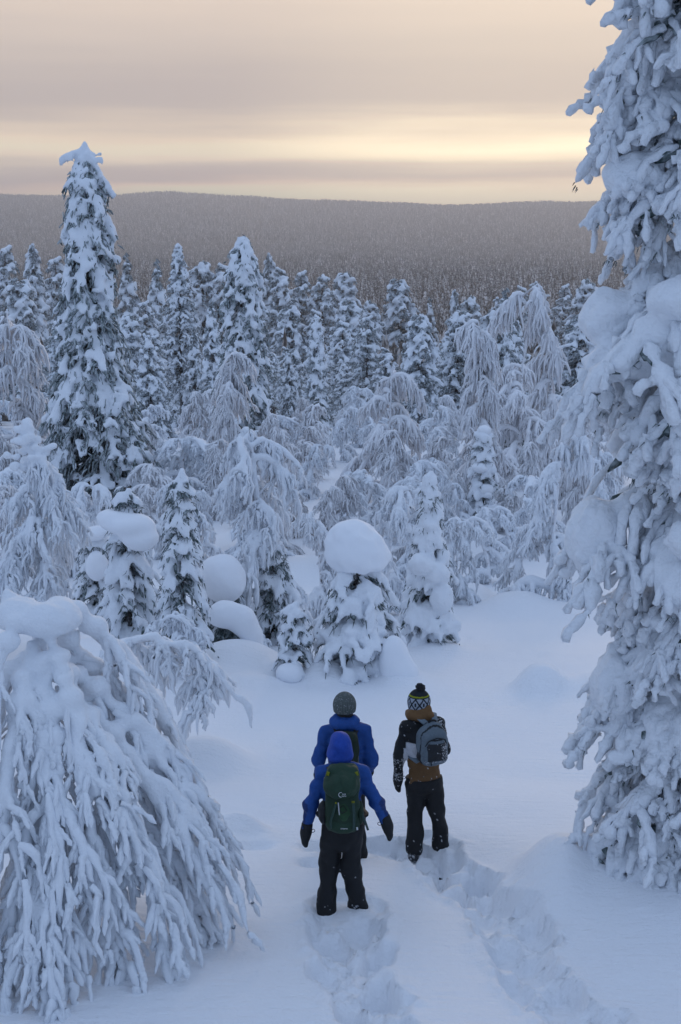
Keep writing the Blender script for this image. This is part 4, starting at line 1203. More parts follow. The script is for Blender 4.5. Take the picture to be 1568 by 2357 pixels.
    for i, (nm, lab, H, pf, zb, dr, gp) in enumerate(specs):
        rng = np.random.RandomState(70 + i)
        S = spruce(rng, H, lambda zz: float(pf(zz / H)), H * zb, .42, 7, dr, .15, 5, .2, .06, 4, gap=gp, bare=.3, brush=1.0, sub=1)
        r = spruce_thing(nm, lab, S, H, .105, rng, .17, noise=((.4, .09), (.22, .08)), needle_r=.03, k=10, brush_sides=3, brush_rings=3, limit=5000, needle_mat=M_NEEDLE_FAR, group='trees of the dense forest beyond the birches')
        kinds.append((r, H))
    return SP, kinds
SPR, KINDS = tall_spruces()

def forest():
    rng = np.random.RandomState(8)
    used = [False] * 4
    names = ['frosted_pine', 'forest_spruce', 'ragged_pine', 'spire_spruce']
    gl = 'trees of the dense forest beyond the birches'
    spots = []
    # those one can pick out in the picture: (kind, column, foot row, top row)
    for k, px, foot, top in ((0, 800, 960, 690), (0, 922, 900, 640), (3, 1062, 905, 668), (1, 990, 890, 690), (1, 368, 945, 605), (2, 640, 905, 625), (3, 95, 930, 565), (2, 20, 900, 575),
                             (2, 140, 910, 600), (1, 312, 920, 590), (3, 622, 880, 585), (2, 745, 900, 640), (0, 665, 960, 700), (1, 670, 1000, 800), (2, 1190, 890, 665), (1, 1165, 930, 720),
                             (0, 800, 880, 625), (2, 690, 880, 630), (0, 470, 900, 600), (2, 505, 900, 615), (0, 850, 905, 690), (2, 720, 960, 720), (1, 1040, 960, 790), (0, 1085, 900, 680),
                             (2, 1130, 900, 690), (0, 60, 960, 640), (2, 1230, 880, 655), (0, 1330, 900, 640), (2, 1290, 870, 660), (0, 960, 920, 720), (2, 340, 960, 700), (0, 300, 1000, 720), (1, 450, 1000, 760)):
        x, y, z = place(px, foot); h = height_to(px, top, y, z)
        spots.append((k, x, y, z, max(h, 3)))
    n = 0
    pts = [(s[1], s[2]) for s in spots]
    tries = 0
    while n < 190 and tries < 20000:
        tries += 1
        y = 100 + 150 * rng.rand() ** 1.25; x = (rng.rand() * 2 - 1) * (.27 * y + 3)
        md = 2.6 + .008 * y
        if any((x - a) ** 2 + (y - b) ** 2 < md * md for a, b in pts): continue
        pts.append((x, y)); n += 1
        z = float(ground1(x, y))
        spots.append((rng.choice(4, p=[.3, .25, .3, .15]), x, y, z, (5.6 + 5.2 * rng.rand())))
    for k, x, y, z, h in spots:
        src, H = KINDS[k]
        s = h / H; wv = s * (.9 + .3 * rng.rand()) if s < 1.3 else s * .95
        if not used[k]:
            used[k] = True; r_ = put(src, x, y, z, rng.rand() * 6.28, (wv, wv, s))
        else:
            r_ = copy_tree(src, (x, y, z - .05), rng.rand() * 6.28, (wv, wv, s), src['label'], gl, names[k])
        r_.rotation_euler = (rng.randn() * .035, rng.randn() * .035, r_.rotation_euler[2])
forest()

# ---- the wood that fills the valley and climbs the far fells, seen as one mass
def far_wood():
    rng = np.random.RandomState(4)
    def kind(seed, tiers, R):
        r2 = np.random.RandomState(seed); Vs, Fs, o = [], [], 0
        for i in range(tiers):
            zb = 1.2 + 8.0 * i / tiers; zt = zb + 9.0 / tiers * 1.5; r = R * (1 - i / (tiers + .3)) * (.8 + .4 * r2.rand())
            n = 6; a = np.arange(n) * 6.283 / n + r2.rand() * 6
            ring = np.stack([np.cos(a) * r * (.6 + .8 * r2.rand(n)), np.sin(a) * r * (.6 + .8 * r2.rand(n)), zb + r2.randn(n) * .45], 1)
            Vs.append(np.vstack([ring, [[r2.randn() * .15, r2.randn() * .15, min(zt, 10.2)]]]))
            j = np.arange(n); Fs.append(np.stack([j, (j + 1) % n, np.full(n, n)], 1) + o); o += n + 1
        m = mesh_np('forest_tree', np.vstack(Vs), [np.vstack(Fs)], M_FAR, smooth=False)
        return m
    lib = bpy.data.collections.new('forest_tree_kinds')
    for i in range(4):
        o = bpy.data.objects.new('forest_tree', kind(50 + i, 3 + i % 2, 1.5 + .3 * i)); lib.objects.link(o)
    P, Sc = [], []
    for y0, y1, area, sc in ((200, 700, 26, 1.0), (700, 1400, 34, 1.0), (1400, 2600, 42, 1.05), (2600, 4200, 48, 1.15), (4200, 8200, 110, 1.45)):
        A = .31 * (y1 * y1 - y0 * y0); n = int(A / area)
        y = np.sqrt(y0 * y0 + rng.rand(n) * (y1 * y1 - y0 * y0)); x = (rng.rand(n) * 2 - 1) * .31 * y
        d = fbm2(x / 60, y / 90, 3, 71) + .4 * fbm2(x / 300, y / 260, 2, 72)
        keep = d > (-.34 if y0 < 2000 else -.6)
        x, y = x[keep], y[keep]
        P.append(np.stack([x, y, ground1(x, y) - .3], 1)); Sc.append((.55 + .9 * rng.rand(len(x)) ** 1.6) * sc * (1.35 if y0 > 4000 else 1.1))
    P = np.vstack(P); Sc = np.concatenate(Sc)
    me = bpy.data.meshes.new('far_forest'); me.vertices.add(len(P)); me.vertices.foreach_set('co', P.astype(np.float32).ravel())
    a = me.attributes.new('size', 'FLOAT', 'POINT'); a.data.foreach_set('value', Sc.astype(np.float32))
    a = me.attributes.new('turn', 'FLOAT_VECTOR', 'POINT'); tv = np.zeros((len(P), 3), np.float32); tv[:, 2] = rng.rand(len(P)) * 6.28; a.data.foreach_set('vector', tv.ravel())
    o = obj('far_forest', me); o['kind'] = 'stuff'; o['label'] = 'frosted conifer forest covering the valley and the far fells'
    ng = bpy.data.node_groups.new('scatter_forest', 'GeometryNodeTree')
    ng.interface.new_socket('Geometry', in_out='INPUT', socket_type='NodeSocketGeometry'); ng.interface.new_socket('Geometry', in_out='OUTPUT', socket_type='NodeSocketGeometry')
    N, L = ng.nodes, ng.links
    gi = N.new('NodeGroupInput'); go = N.new('NodeGroupOutput')
    ci = N.new('GeometryNodeCollectionInfo'); ci.inputs['Collection'].default_value = lib; ci.inputs['Separate Children'].default_value = True; ci.inputs['Reset Children'].default_value = True
    ip = N.new('GeometryNodeInstanceOnPoints'); ip.inputs['Pick Instance'].default_value = True
    sa = N.new('GeometryNodeInputNamedAttribute'); sa.data_type = 'FLOAT'; sa.inputs['Name'].default_value = 'size'
    ta = N.new('GeometryNodeInputNamedAttribute'); ta.data_type = 'FLOAT_VECTOR'; ta.inputs['Name'].default_value = 'turn'
    L.new(gi.outputs[0], ip.inputs['Points']); L.new(ci.outputs[0], ip.inputs['Instance']); L.new(ta.outputs[0], ip.inputs['Rotation']); L.new(sa.outputs[0], ip.inputs['Scale'])
    L.new(ip.outputs[0], go.inputs[0])
    md = o.modifiers.new('scatter', 'NODES'); md.node_group = ng
far_wood()

# ---- the hazy air of the valley
def haze():
    x0, x1, y0, y1, z0, z1 = -9000, 9000, -120, 9700, -62, 262
    V = np.array([[x, y, z] for x in (x0, x1) for y in (y0, y1) for z in (z0, z1)], float)
    F = np.array([[0, 1, 3, 2], [4, 6, 7, 5], [0, 4, 5, 1], [2, 3, 7, 6], [0, 2, 6, 4], [1, 5, 7, 3]])
    m = bpy.data.materials.new('haze'); m.use_nodes = True; N = m.node_tree.nodes; N.clear()
    out = N.new('ShaderNodeOutputMaterial'); pv = N.new('ShaderNodeVolumePrincipled')
    pv.inputs['Color'].default_value = (.93, .93, .95, 1); pv.inputs['Density'].default_value = HAZE; pv.inputs['Anisotropy'].default_value = .45
    m.node_tree.links.new(pv.outputs[0], out.inputs['Volume'])
    o = obj('haze', mesh_np('haze', V, [F], m, smooth=False)); o['kind'] = 'stuff'; o['label'] = 'thin cold haze filling the valley air'
HAZE = 1.8e-4
haze()
# ------------------------------------------------------------------ the three walkers
def cloth_mat(name, rough=.7, bump=.25, scale=60):
    m, N, L, b = new_mat(name)
    at = N.new('ShaderNodeAttribute'); at.attribute_name = 'Col'
    tc = N.new('ShaderNodeTexCoord'); n = N.new('ShaderNodeTexNoise'); n.inputs['Scale'].default_value = scale; n.inputs['Detail'].default_value = 4
    L.new(tc.outputs['Object'], n.inputs['Vector'])
    mr = N.new('ShaderNodeMapRange'); mr.inputs[3].default_value = .75; mr.inputs[4].default_value = 1.2; L.new(n.outputs[0], mr.inputs[0])
    mx = N.new('ShaderNodeMix'); mx.data_type = 'RGBA'; mx.blend_type = 'MULTIPLY'; mx.inputs[0].default_value = 1
    L.new(at.outputs['Color'], mx.inputs[6]); L.new(mr.outputs[0], mx.inputs[7]); L.new(mx.outputs[2], b.inputs['Base Color'])
    b.inputs['Roughness'].default_value = rough; b.inputs['Specular IOR Level'].default_value = .3
    bp = N.new('ShaderNodeBump'); bp.inputs['Strength'].default_value = bump; bp.inputs['Distance'].default_value = .004
    L.new(n.outputs[0], bp.inputs['Height']); L.new(bp.outputs[0], b.inputs['Normal'])
    return m
M_CLOTH = cloth_mat('woven_cloth'); M_KNIT = cloth_mat('knit', .9, .6, 140); M_SKIN = cloth_mat('skin', .5, .05, 30)
BLUE = np.array([.010, .062, .26]); BLUE2 = np.array([.012, .055, .33]); NAVY = np.array([.008, .03, .13]); BLACK = np.array([.010, .0115, .014])
BROWN = np.array([.13, .068, .026]); GREEN = np.array([.012, .034, .020]); GREEN2 = np.array([.016, .055, .022]); SLATE = np.array([.115, .150, .18])
WHITE = np.array([.62, .64, .68]); LIME = np.array([.45, .5, .02]); DUST = np.array([.75, .78, .83])
_PR = np.random.RandomState(3)

def soft(name, root, lo, hi, vs, prims, col, k=32, folds=None, cut=None, mat=None, dust=None, label=None):
    """One garment or piece: smooth union of simple shapes, folds, optional cuts; coloured by position."""
    Fd = Field(lo, hi, vs, k)
    for p in prims: getattr(Fd, p[0])(*p[1:])
    S = Fd.sd()
    if folds:
        X, Y, Z = Fd.grid()
        for size, amp, st in folds:
            n = lattice((S.shape[0], S.shape[1], S.shape[2]), max(size / vs, 1.5), _PR)
            S = S + amp * (1 - 4 * np.abs(n)) * .7
            w = lattice(S.shape, max(size * 2.2 / vs, 2), _PR)
            S = S + amp * .6 * np.sin((Z * 42 * st + X * 16 + w * 9))
    if cut is not None:
        X, Y, Z = Fd.grid(); S = np.maximum(S, cut(X, Y, Z)).astype(np.float32)
    V, F = Fd.surface(S)
    C = np.tile(np.asarray(col, float), (len(V), 1)) if not callable(col) else col(V)
    if dust is not None:
        p = dust(V); m = _PR.rand(len(V)) < p
        C[m] = DUST * (.25 + .55 * _PR.rand(m.sum(), 1))
    return obj(name, mesh_np(name, V, [F], mat or M_CLOTH, cols=C), root, label=label)

def ribbon(name, root, pts, width, thick, normal, col, n=14, mat=None):
    """A flat strap following a polyline."""
    p = resample(np.asarray(pts, float), n); t = unit(np.gradient(p, axis=0)); nn = np.broadcast_to(np.asarray(normal, float), p.shape)
    w = unit(np.cross(t, nn)); u = np.cross(w, t)
    V = np.stack([p + w * width / 2 + u * thick / 2, p - w * width / 2 + u * thick / 2, p - w * width / 2 - u * thick / 2, p + w * width / 2 - u * thick / 2], 1).reshape(-1, 3)
    i = np.arange(n - 1)[:, None] * 4; j = np.arange(4)[None]; j2 = (j + 1) % 4
    F = np.stack([i + j, i + j2, i + 4 + j2, i + 4 + j], -1).reshape(-1, 4)
    F = np.vstack([F, [[3, 2, 1, 0]], [[4 * n - 4, 4 * n - 3, 4 * n - 2, 4 * n - 1]]])
    return obj(name, mesh_np(name, V, [F], mat or M_CLOTH, smooth=False, cols=np.tile(col, (len(V), 1))), root)

def rope(name, root, pts, r, col, n=20):
    V, F = tubes(resample(np.asarray(pts, float), n)[None], np.full((1, n), r), 6)
    return obj(name, mesh_np(name, V, [F], M_CLOTH, cols=np.tile(col, (len(V), 1))), root)

def lettering(name, root, text, size, loc, rot, col):
    cu = bpy.data.curves.new(name, 'FONT'); cu.body = text; cu.size = size; cu.extrude = .0015; cu.align_x = 'CENTER'; cu.align_y = 'CENTER'
    tmp = bpy.data.objects.new(name + '_source', cu); COL.objects.link(tmp)
    dg = bpy.context.evaluated_depsgraph_get(); dg.update()
    me = bpy.data.meshes.new_from_object(tmp.evaluated_get(dg)); me.name = name
    bpy.data.objects.remove(tmp); bpy.data.curves.remove(cu)
    me.materials.clear(); me.materials.append(M_CLOTH)
    a = me.color_attributes.new('Col', 'FLOAT_COLOR', 'POINT'); c = np.ones((len(me.vertices), 4), np.float32); c[:, :3] = col; a.data.foreach_set('color', c.ravel())
    o = obj(name, me, root, loc); o.rotation_euler = rot
    return o

def rotz(a):
    c, s = math.cos(a), math.sin(a)
    return np.array([[c, -s, 0], [s, c, 0], [0, 0, 1.0]])

def hand_prims(w, d, side, r=1.0, curl=.35, ls=1.0):
    """Palm, four fingers and a thumb from wrist w along d."""
    d = unit(np.asarray(d)); s = np.array([0, 1.0, 0]); b = unit(np.cross(d, s)) * side; s = unit(np.cross(b, d)) * side
    f = np.array([0, 1.0, 0]); f = unit(f - d * (f @ d)); lat = np.cross(d, f)
    d_ = d; d = d * ls; f = f * (ls if ls < 1 else 1.0)
    P = [('capsule', w, w + d * .035, .040 * r, .042 * r), ('ellipsoid', w + d * .065, np.array([.040, .046, .058]) * r)]
    for i, (off, ln) in enumerate(((.030, .070), (.010, .080), (-.010, .076), (-.029, .060))):
        b0 = w + d * .095 + f * off; b1 = b0 + d * ln * .55 - lat * side * .004; b2 = b1 + (d * math.cos(curl) + lat * side * math.sin(curl) * -1) * ln * .5
        P += [('capsule', b0, b1, .0165 * r, .0155 * r), ('capsule', b1, b2, .0155 * r, .0125 * r)]
    t0 = w + d * .03 + f * .032; t1 = t0 + (d * .6 + f * .55 - lat * side * .35) * .045; t2 = t1 + (d * .95 + f * .15) * .036
    P += [('capsule', t0, t1, .018 * r, .017 * r), ('capsule', t1, t2, .016 * r, .0135 * r)]
    return P

def head_prims(c, M=None):
    """Skull, jaw, nose, ears round centre c; face towards +Y (turned by M)."""
    M = np.eye(3) if M is None else M
    q = lambda *v: np.asarray(c) + M @ np.array(v)
    return [('ellipsoid', q(0, 0, .02), (.077, .095, .105), M), ('ellipsoid', q(0, .03, -.06), (.058, .066, .062), M), ('capsule', q(0, .088, -.002), q(0, .112, -.035), .010, .015),
            ('ellipsoid', q(.08, -.005, -.01), (.012, .02, .032), M), ('ellipsoid', q(-.08, -.005, -.01), (.012, .02, .032), M), ('capsule', q(-.018, .092, -.075), q(.018, .092, -.075), .009, .009)]

def person(label, loc, J, cfg):
    rt = bpy.data.objects.new('person', None); rt.location = loc; link(rt); tag(rt, label, 'person', 'walkers standing in the deep snow')
    A = {k: np.array(v, float) for k, v in J.items()}
    MT = rotz(cfg.get('turn', 0)); MH = rotz(cfg.get('look', cfg.get('turn', 0)))
    ch = A['chest']; w = cfg['width']
    # body
    P = head_prims(A['head'], MH)
    P += [('capsule', A['head'] - [0, .01, .06], ch + [0, 0, .14], .048, .055), ('ellipsoid', ch, (w * .72, .09, .17), MT), ('ellipsoid', (ch + A['pelvis']) / 2, (w * .62, .085, .16), MT), ('ellipsoid', A['pelvis'], (w * .68, .09, .10), MT)]
    for s in 'LR':
        sd = 1 if s == 'R' else -1
        P += [('capsule', A['sh' + s], A['el' + s], .036, .026), ('capsule', A['el' + s], A['wr' + s], .026, .020), ('capsule', A['hip' + s], A['kn' + s], .070, .050), ('capsule', A['kn' + s], A['an' + s], .048, .034),
              ('capsule', A['an' + s] + [0, -.02, -.05], A['an' + s] + [0, .13, -.065], .032, .026)]
        P += hand_prims(A['wr' + s] - .01 * unit(A['hd' + s] - A['wr' + s]), A['hd' + s] - A['wr' + s], sd, .55, .3, .8)
    hc = A['head']
    def skin(V):
        C = np.tile(np.array([.52, .33, .25]), (len(V), 1)); q = (V - hc) @ MH
        for ex in (-.031, .031): C[(np.abs(q[:, 0] - ex) < .014) & (np.abs(q[:, 2] - .012) < .008) & (q[:, 1] > .05)] = [.05, .04, .04]
        C[(np.abs(q[:, 0]) < .026) & (np.abs(q[:, 2] + .075) < .009) & (q[:, 1] > .06)] = [.45, .16, .14]
        return C
    allp = np.array(list(A.values()))
    soft('body', rt, allp.min(0) - .2, allp.max(0) + .2, .019, P, skin, 80, mat=M_SKIN)
    # trousers
    wz = A['hem'][2] + .05
    T = [('ellipsoid', A['pelvis'], (w * .86, .125, .15), MT), ('ellipsoid', A['pelvis'] + [0, -.03, -.10], (w * .84, .12, .16), MT)]
    for s in 'LR':
        h, k, a = A['hip' + s], A['kn' + s], A['an' + s]
        T += [('capsule', h, k, .108, .086), ('capsule', k, k * .45 + a * .55, .084, .082), ('capsule', k * .45 + a * .55, a + [0, .0, -.01], .082, cfg.get('flare', .090)), ('ellipsoid', k + [0, .02, -.04], (.082, .08, .07))]
    soft('trousers', rt, np.minimum(A['anL'], A['anR']) - [.25, .25, .16], np.maximum(A['hipL'], A['hipR']) + [.3, .25, .3], .0135, T, cfg.get('legcol', BLACK), 75, [(.07, .007, .6), (.16, .010, .3)],
         lambda X, Y, Z: np.maximum(Z - wz, A['anL'][2] * .5 + A['anR'][2] * .5 - .07 - Z), dust=lambda V: .0015 + .5 * np.clip(.24 - V[:, 2], 0, .24) ** 1.6)
    # boots
    for s in 'LR':
        a = A['an' + s]
        soft('boot', rt, a - [.14, .18, .2], a + [.14, .3, .12], .015, [('capsule', a + [0, -.01, .03], a + [0, -.015, -.07], .060, .058), ('capsule', a + [0, -.02, -.085], a + [0, .13, -.10], .050, .046), ('ellipsoid', a + [0, .15, -.095], (.05, .07, .045))],
             np.array([.03, .032, .036]), 40, dust=lambda V: np.full(len(V), .35))
        z = a[2] - .24
        q = np.linspace(0, 2 * math.pi, 28)
        ov = np.stack([a[0] + .10 * np.sin(q) * (1 - .18 * np.cos(q)), a[1] - .06 - .34 * np.cos(q) * 1.0 + .06, z + .05 * np.clip(-np.cos(q) - .4, 0, 1) + 0 * q], 1)
        V, F = tubes(ov[None], np.full((1, 28), .011), 6)
        so = obj('snowshoe', mesh_np('snowshoe', V, [F], M_CLOTH, cols=np.tile([.03, .035, .04], (len(V), 1))), rt)
        dk = np.array([[a[0] + .085 * math.sin(t) * (1 - .18 * math.cos(t)), a[1] - .27 * math.cos(t), z + zz] for zz in (.004, -.004) for t in np.linspace(0, 2 * math.pi, 20, endpoint=False)])
        F1 = [list(range(20)), list(range(39, 19, -1))]
        md = bpy.data.meshes.new('deck'); md.from_pydata(dk.tolist(), [], F1); md.materials.append(M_CLOTH)
        at = md.color_attributes.new('Col', 'FLOAT_COLOR', 'POINT'); at.data.foreach_set('color', np.tile([.02, .022, .025, 1], 40).astype(np.float32))
        obj('deck', md, so)
    # jacket
    hz = A['hem'][2]
    Jk = [('ellipsoid', ch + [0, 0, -.02], (w, .135, .21), MT), ('ellipsoid', (ch + A['pelvis']) / 2 + [0, 0, -.02], (w * .93, .128, .22), MT), ('ellipsoid', np.array([A['pelvis'][0], A['pelvis'][1], hz + .05]), (w * .93, .135, .16), MT),
          ('capsule', A['shL'] * .75 + A['shR'] * .25 + [0, 0, .025], A['shR'] * .75 + A['shL'] * .25 + [0, 0, .025], .075, .075), ('capsule', ch + [0, 0, .15], A['head'] - [0, .0, .10], .075, .072)]
    for s in 'LR':
        a, e, r = A['sh' + s], A['el' + s], A['wr' + s]
        Jk += [('capsule', a, e, .068, .057), ('capsule', e, r, .056, .048), ('ellipsoid', e, (.060, .062, .056))]
    dr = {s: unit(A['wr' + s] - A['el' + s]) for s in 'LR'}
    def jcut(X, Y, Z):
        near = np.minimum(np.abs(X - A['pelvis'][0]) - w * 1.02, 9)
        c = np.where(near < 0, hz - Z, -1.0)
        for s in 'LR':
            d = dr[s]; p = A['wr' + s]
            t = (X - p[0]) * d[0] + (Y - p[1]) * d[1] + (Z - p[2]) * d[2]
            close = np.sqrt((X - p[0]) ** 2 + (Y - p[1]) ** 2 + (Z - p[2]) ** 2) < .14
            c = np.where(close, np.maximum(c, t), c)
        return c
    lo = np.min([A[k] for k in ('shL', 'shR', 'elL', 'elR', 'wrL', 'wrR', 'pelvis')], 0) - .24; hi = np.max([A[k] for k in ('shL', 'shR', 'elL', 'elR', 'wrL', 'wrR', 'head')], 0) + .24
    soft('jacket', rt, lo, hi, .012, Jk, cfg['jacket'], 60, [(.05, .007, .9), (.13, .007, .4)], jcut, dust=cfg.get('jdust'))
    # gloves
    for s in 'LR':
        sd = 1 if s == 'R' else -1; wv = A['wr' + s]; d = unit(A['hd' + s] - wv)
        soft('glove', rt, np.minimum(wv, wv + d * .24) - .11, np.maximum(wv, wv + d * .24) + .11, .0085, [('capsule', wv - d * .035, wv + d * .03, .050, .044)] + hand_prims(wv + d * .01, d, sd, 1.12), BLACK * 1.2, 110, dust=cfg.get('gdust'))
        lp = wv + np.array([-sd * .045, -.03, .0]); rope('wrist_loop', rt, [lp + [0, 0, -.005], lp + [-sd * .016, -.008, .006], lp + [-sd * .028, -.006, -.004], lp + [-sd * .026, 0, -.022], lp + [-sd * .010, 0, -.03], lp + [sd * .01, 0, -.02]], .003, BLACK)
    return rt, A, MT, MH

SINK = .07
def gz(x, y): return float(ground1(x, y))
S_ = lambda *v: np.array(v, float)

# ---- walker in blue with the hood up and a green rucksack
fx, fy = FRONT_XY
J = dict(head=(-.02, .03, 1.545), chest=(0, .02, 1.20), pelvis=(0, .0, .86), hem=(0, 0, .86), hipL=(-.085, 0, .82), hipR=(.085, 0, .82), knL=(-.125, .03, .44), knR=(.085, .0, .45), anL=(-.145, -.02, .03), anR=(.140, .06, .02),
         shL=(-.175, .01, 1.32), shR=(.175, .01, 1.32), elL=(-.275, -.02, 1.03), elR=(.30, -.03, 1.06), wrL=(-.315, .02, .80), wrR=(.385, .01, .87), hdL=(-.335, .05, .66), hdR=(.425, .03, .73))
def front_col(V):
    C = np.tile(BLUE, (len(V), 1))
    for s in (-1, 1):        # navy panel down the outside of each sleeve
        e, w_ = np.array(J['elL' if s < 0 else 'elR']), np.array(J['wrL' if s < 0 else 'wrR'])
        t = ((V - e) @ (w_ - e)) / ((w_ - e) @ (w_ - e)); out = (V[:, 0] - (e[0] + t * (w_[0] - e[0]))) * s
        C[(t > -.15) & (t < .95) & (out > .028) & (V[:, 0] * s > .2)] = NAVY
    m = (V[:, 2] > 1.22) & (V[:, 2] < 1.30) & (np.abs(V[:, 0]) > .12) & (np.abs(V[:, 0]) < .155) & (V[:, 1] < 0); C[m] = WHITE
    return C
p1, A1, _, _ = person('person in a royal blue jacket with the hood up, arms held out', (fx, fy, gz(fx, fy) - SINK), J, dict(width=.185, jacket=front_col))
h = S_(*J['head'])
def hood_col(V):
    C = np.tile(BLUE2, (len(V), 1)); m = V[:, 1] > .115; C[m] = NAVY; return C
soft('hood', p1, h - [.2, .2, .22], h + [.2, .22, .2], .009, [('ellipsoid', h + [0, -.01, .0], (.100, .122, .135)), ('ellipsoid', h + [0, -.03, .06], (.078, .092, .080)), ('ellipsoid', h + [0, -.015, -.07], (.110, .115, .075))], hood_col, 55, [(.07, .006, .8)],
     lambda X, Y, Z: np.maximum(Z * 0 + X * 0 + Y * 0 - 1, .085 ** 2 - ((X - h[0]) ** 2 + (Z - h[2] + .01) ** 2) - 1e3 * (Y < h[1] + .06)))
# rucksack
bp_root = thing('rucksack', 'tall dark green rucksack on the back of the hooded person', 'backpack', (fx, fy, gz(fx, fy) - SINK))
q = S_(0, -.235, 1.16)
soft('pack_body', bp_root, q - [.32, .25, .36], q + [.32, .25, .40], .011, [('box', q + [0, .01, -.03], (.146, .095, .235), .05), ('box', q + [0, .03, .18], (.135, .08, .12), .05), ('ellipsoid', q + [0, -.05, -.07], (.120, .09, .19))], GREEN, 60, [(.09, .007, .7), (.05, .004, 1)])
soft('lid', bp_root, q + [-.3, -.25, .0], q + [.3, .2, .45], .009, [('ellipsoid', q + [-.005, -.055, .170], (.160, .145, .120)), ('box', q + [0, .02, .25], (.14, .085, .07), .05)], GREEN * 1.25, 60, [(.08, .009, .8), (.05, .005, 1)])
soft('base_panel', bp_root, q + [-.26, -.24, -.40], q + [.26, .2, -.05], .009, [('ellipsoid', q + [0, -.02, -.19], (.150, .118, .095))], GREEN * 1.25, 34, [(.08, .004, .8)])
soft('front_pocket', bp_root, q + [-.15, -.26, -.22], q + [.15, .05, .12], .009, [('ellipsoid', q + [.01, -.095, -.06], (.065, .055, .105))], GREEN2, 40, [(.06, .004, 1)])
soft('side_pocket', bp_root, q + [-.3, -.2, -.3], q + [0, .2, .1], .010, [('ellipsoid', q + [-.165, .01, -.11], (.045, .075, .11))], BLACK * 1.3, 40, [(.05, .004, 1)])
soft('side_pocket', bp_root, q + [0, -.2, -.3], q + [.3, .2, .1], .010, [('ellipsoid', q + [.155, .01, -.11], (.035, .075, .11))], GREEN * .8, 40, [(.05, .004, 1)])
ribbon('strap', bp_root, [q + [.092, -.152, .05], q + [.10, -.158, -.05], q + [.10, -.15, -.14], q + [.095, -.13, -.21]], .022, .005, (0, -1, 0), np.array([.03, .06, .055]))
ribbon('strap', bp_root, [q + [-.055, -.150, .03], q + [-.075, -.158, -.04], q + [-.10, -.15, -.12], q + [-.098, -.13, -.20]], .020, .005, (0, -1, 0), np.array([.025, .055, .045]))
ribbon('loose_strap', bp_root, [q + [.15, -.02, -.05], q + [.175, -.05, -.11], q + [.205, -.06, -.19], q + [.222, -.06, -.245]], .020, .004, (0, -1, .1), np.array([.035, .06, .06]))
rope('lash_cord', bp_root, [q + [-.035, -.152, .045], q + [-.03, -.17, 0], q + [-.028, -.168, -.03], q + [-.025, -.165, -.06]], .0045, np.array([.5, .52, .55]))
rope('bungee_loop', bp_root, [q + [.0, -.158, .02], q + [-.03, -.16, -.01], q + [0, -.162, -.05], q + [.04, -.16, -.02], q + [.01, -.158, .022]], .004, BLACK)
ribbon('buckle', bp_root, [q + [.092, -.157, .062], q + [.092, -.161, .045]], .028, .010, (0, -1, 0), LIME * .3, 4)
ribbon('buckle', bp_root, [q + [-.055, -.152, .050], q + [-.055, -.157, .036]], .014, .010, (0, -1, 0), LIME * .4, 4)
for s in (-1, 1):
    ribbon('trim_tab', bp_root, [q + [s * .118, -.055, .285], q + [s * .128, -.07, .255]], .026, .008, (0, -.5, .8), LIME * .35, 4)
    ribbon('shoulder_strap', bp_root, [q + [s * .10, .09, .22], q + [s * .115, .17, .245], q + [s * .12, .26, .20], q + [s * .13, .345, .10], q + [s * .14, .37, -.05], q + [s * .16, .25, -.19]], .05, .014, (s * .4, .0, 1), BLACK * 1.5, 18)
ribbon('care_tag', bp_root, [q + [.125, -.10, -.20], q + [.13, -.10, -.225]], .014, .004, (0, -1, 0), WHITE, 4)
ribbon('hip_belt', bp_root, [q + [-.14, .0, -.18], q + [-.215, .18, -.2], q + [-.17, .345, -.21], q + [0, .39, -.215], q + [.17, .345, -.21], q + [.215, .18, -.2], q + [.14, 0, -.18]], .045, .012, (0, 0.02, 1), BLACK * 1.4, 26)
lettering('logo_lettering', bp_root, 'lowe\nalpine', .016, q + [.014, -.205, .135], (math.radians(82), 0, 0), WHITE)
th_ = np.linspace(math.radians(70), math.radians(285), 20)
rope('logo_ring', bp_root, [q + [-.012 + .019 * math.cos(t), -.203 + .004 * math.sin(t), .136 + .019 * math.sin(t)] for t in th_], .0022, WHITE)
lettering('base_lettering', bp_root, 'airzone', .020, q + [.015, -.141, -.195], (math.radians(95), 0, 0), WHITE * .9)

# ---- tall walker in blue behind, grey beanie, slim dark pack
rx, ry = REAR_XY
J = dict(head=(-.015, .04, 1.60), chest=(-.01, .03, 1.24), pelvis=(0, .02, .88), hem=(0, 0, .80), hipL=(-.09, .02, .84), hipR=(.09, .02, .84), knL=(-.12, .05, .45), knR=(.12, .04, .45), anL=(-.13, 0, .03), anR=(.13, .03, .03),
         shL=(-.20, .02, 1.37), shR=(.185, .02, 1.37), elL=(-.27, -.01, 1.08), elR=(.26, -.01, 1.08), wrL=(-.27, .10, .86), wrR=(.22, .14, .88), hdL=(-.25, .17, .75), hdR=(.18, .22, .78))
p2, A2, _, _ = person('tall person in a blue jacket and grey knit beanie, hood down', (rx, ry, gz(rx, ry) - SINK), J, dict(width=.188, jacket=lambda V: np.tile(BLUE * .92, (len(V), 1))))
h = S_(*J['head'])
soft('collar', p2, h - [.25, .22, .3], h + [.25, .22, .02], .009, [('capsule', h + [-.075, -.03, -.135], h + [.075, -.03, -.135], .055, .055), ('ellipsoid', h + [0, -.075, -.145], (.12, .07, .055)), ('ellipsoid', h + [0, .05, -.13], (.10, .06, .06))], BLUE, 30, [(.06, .008, .8)])
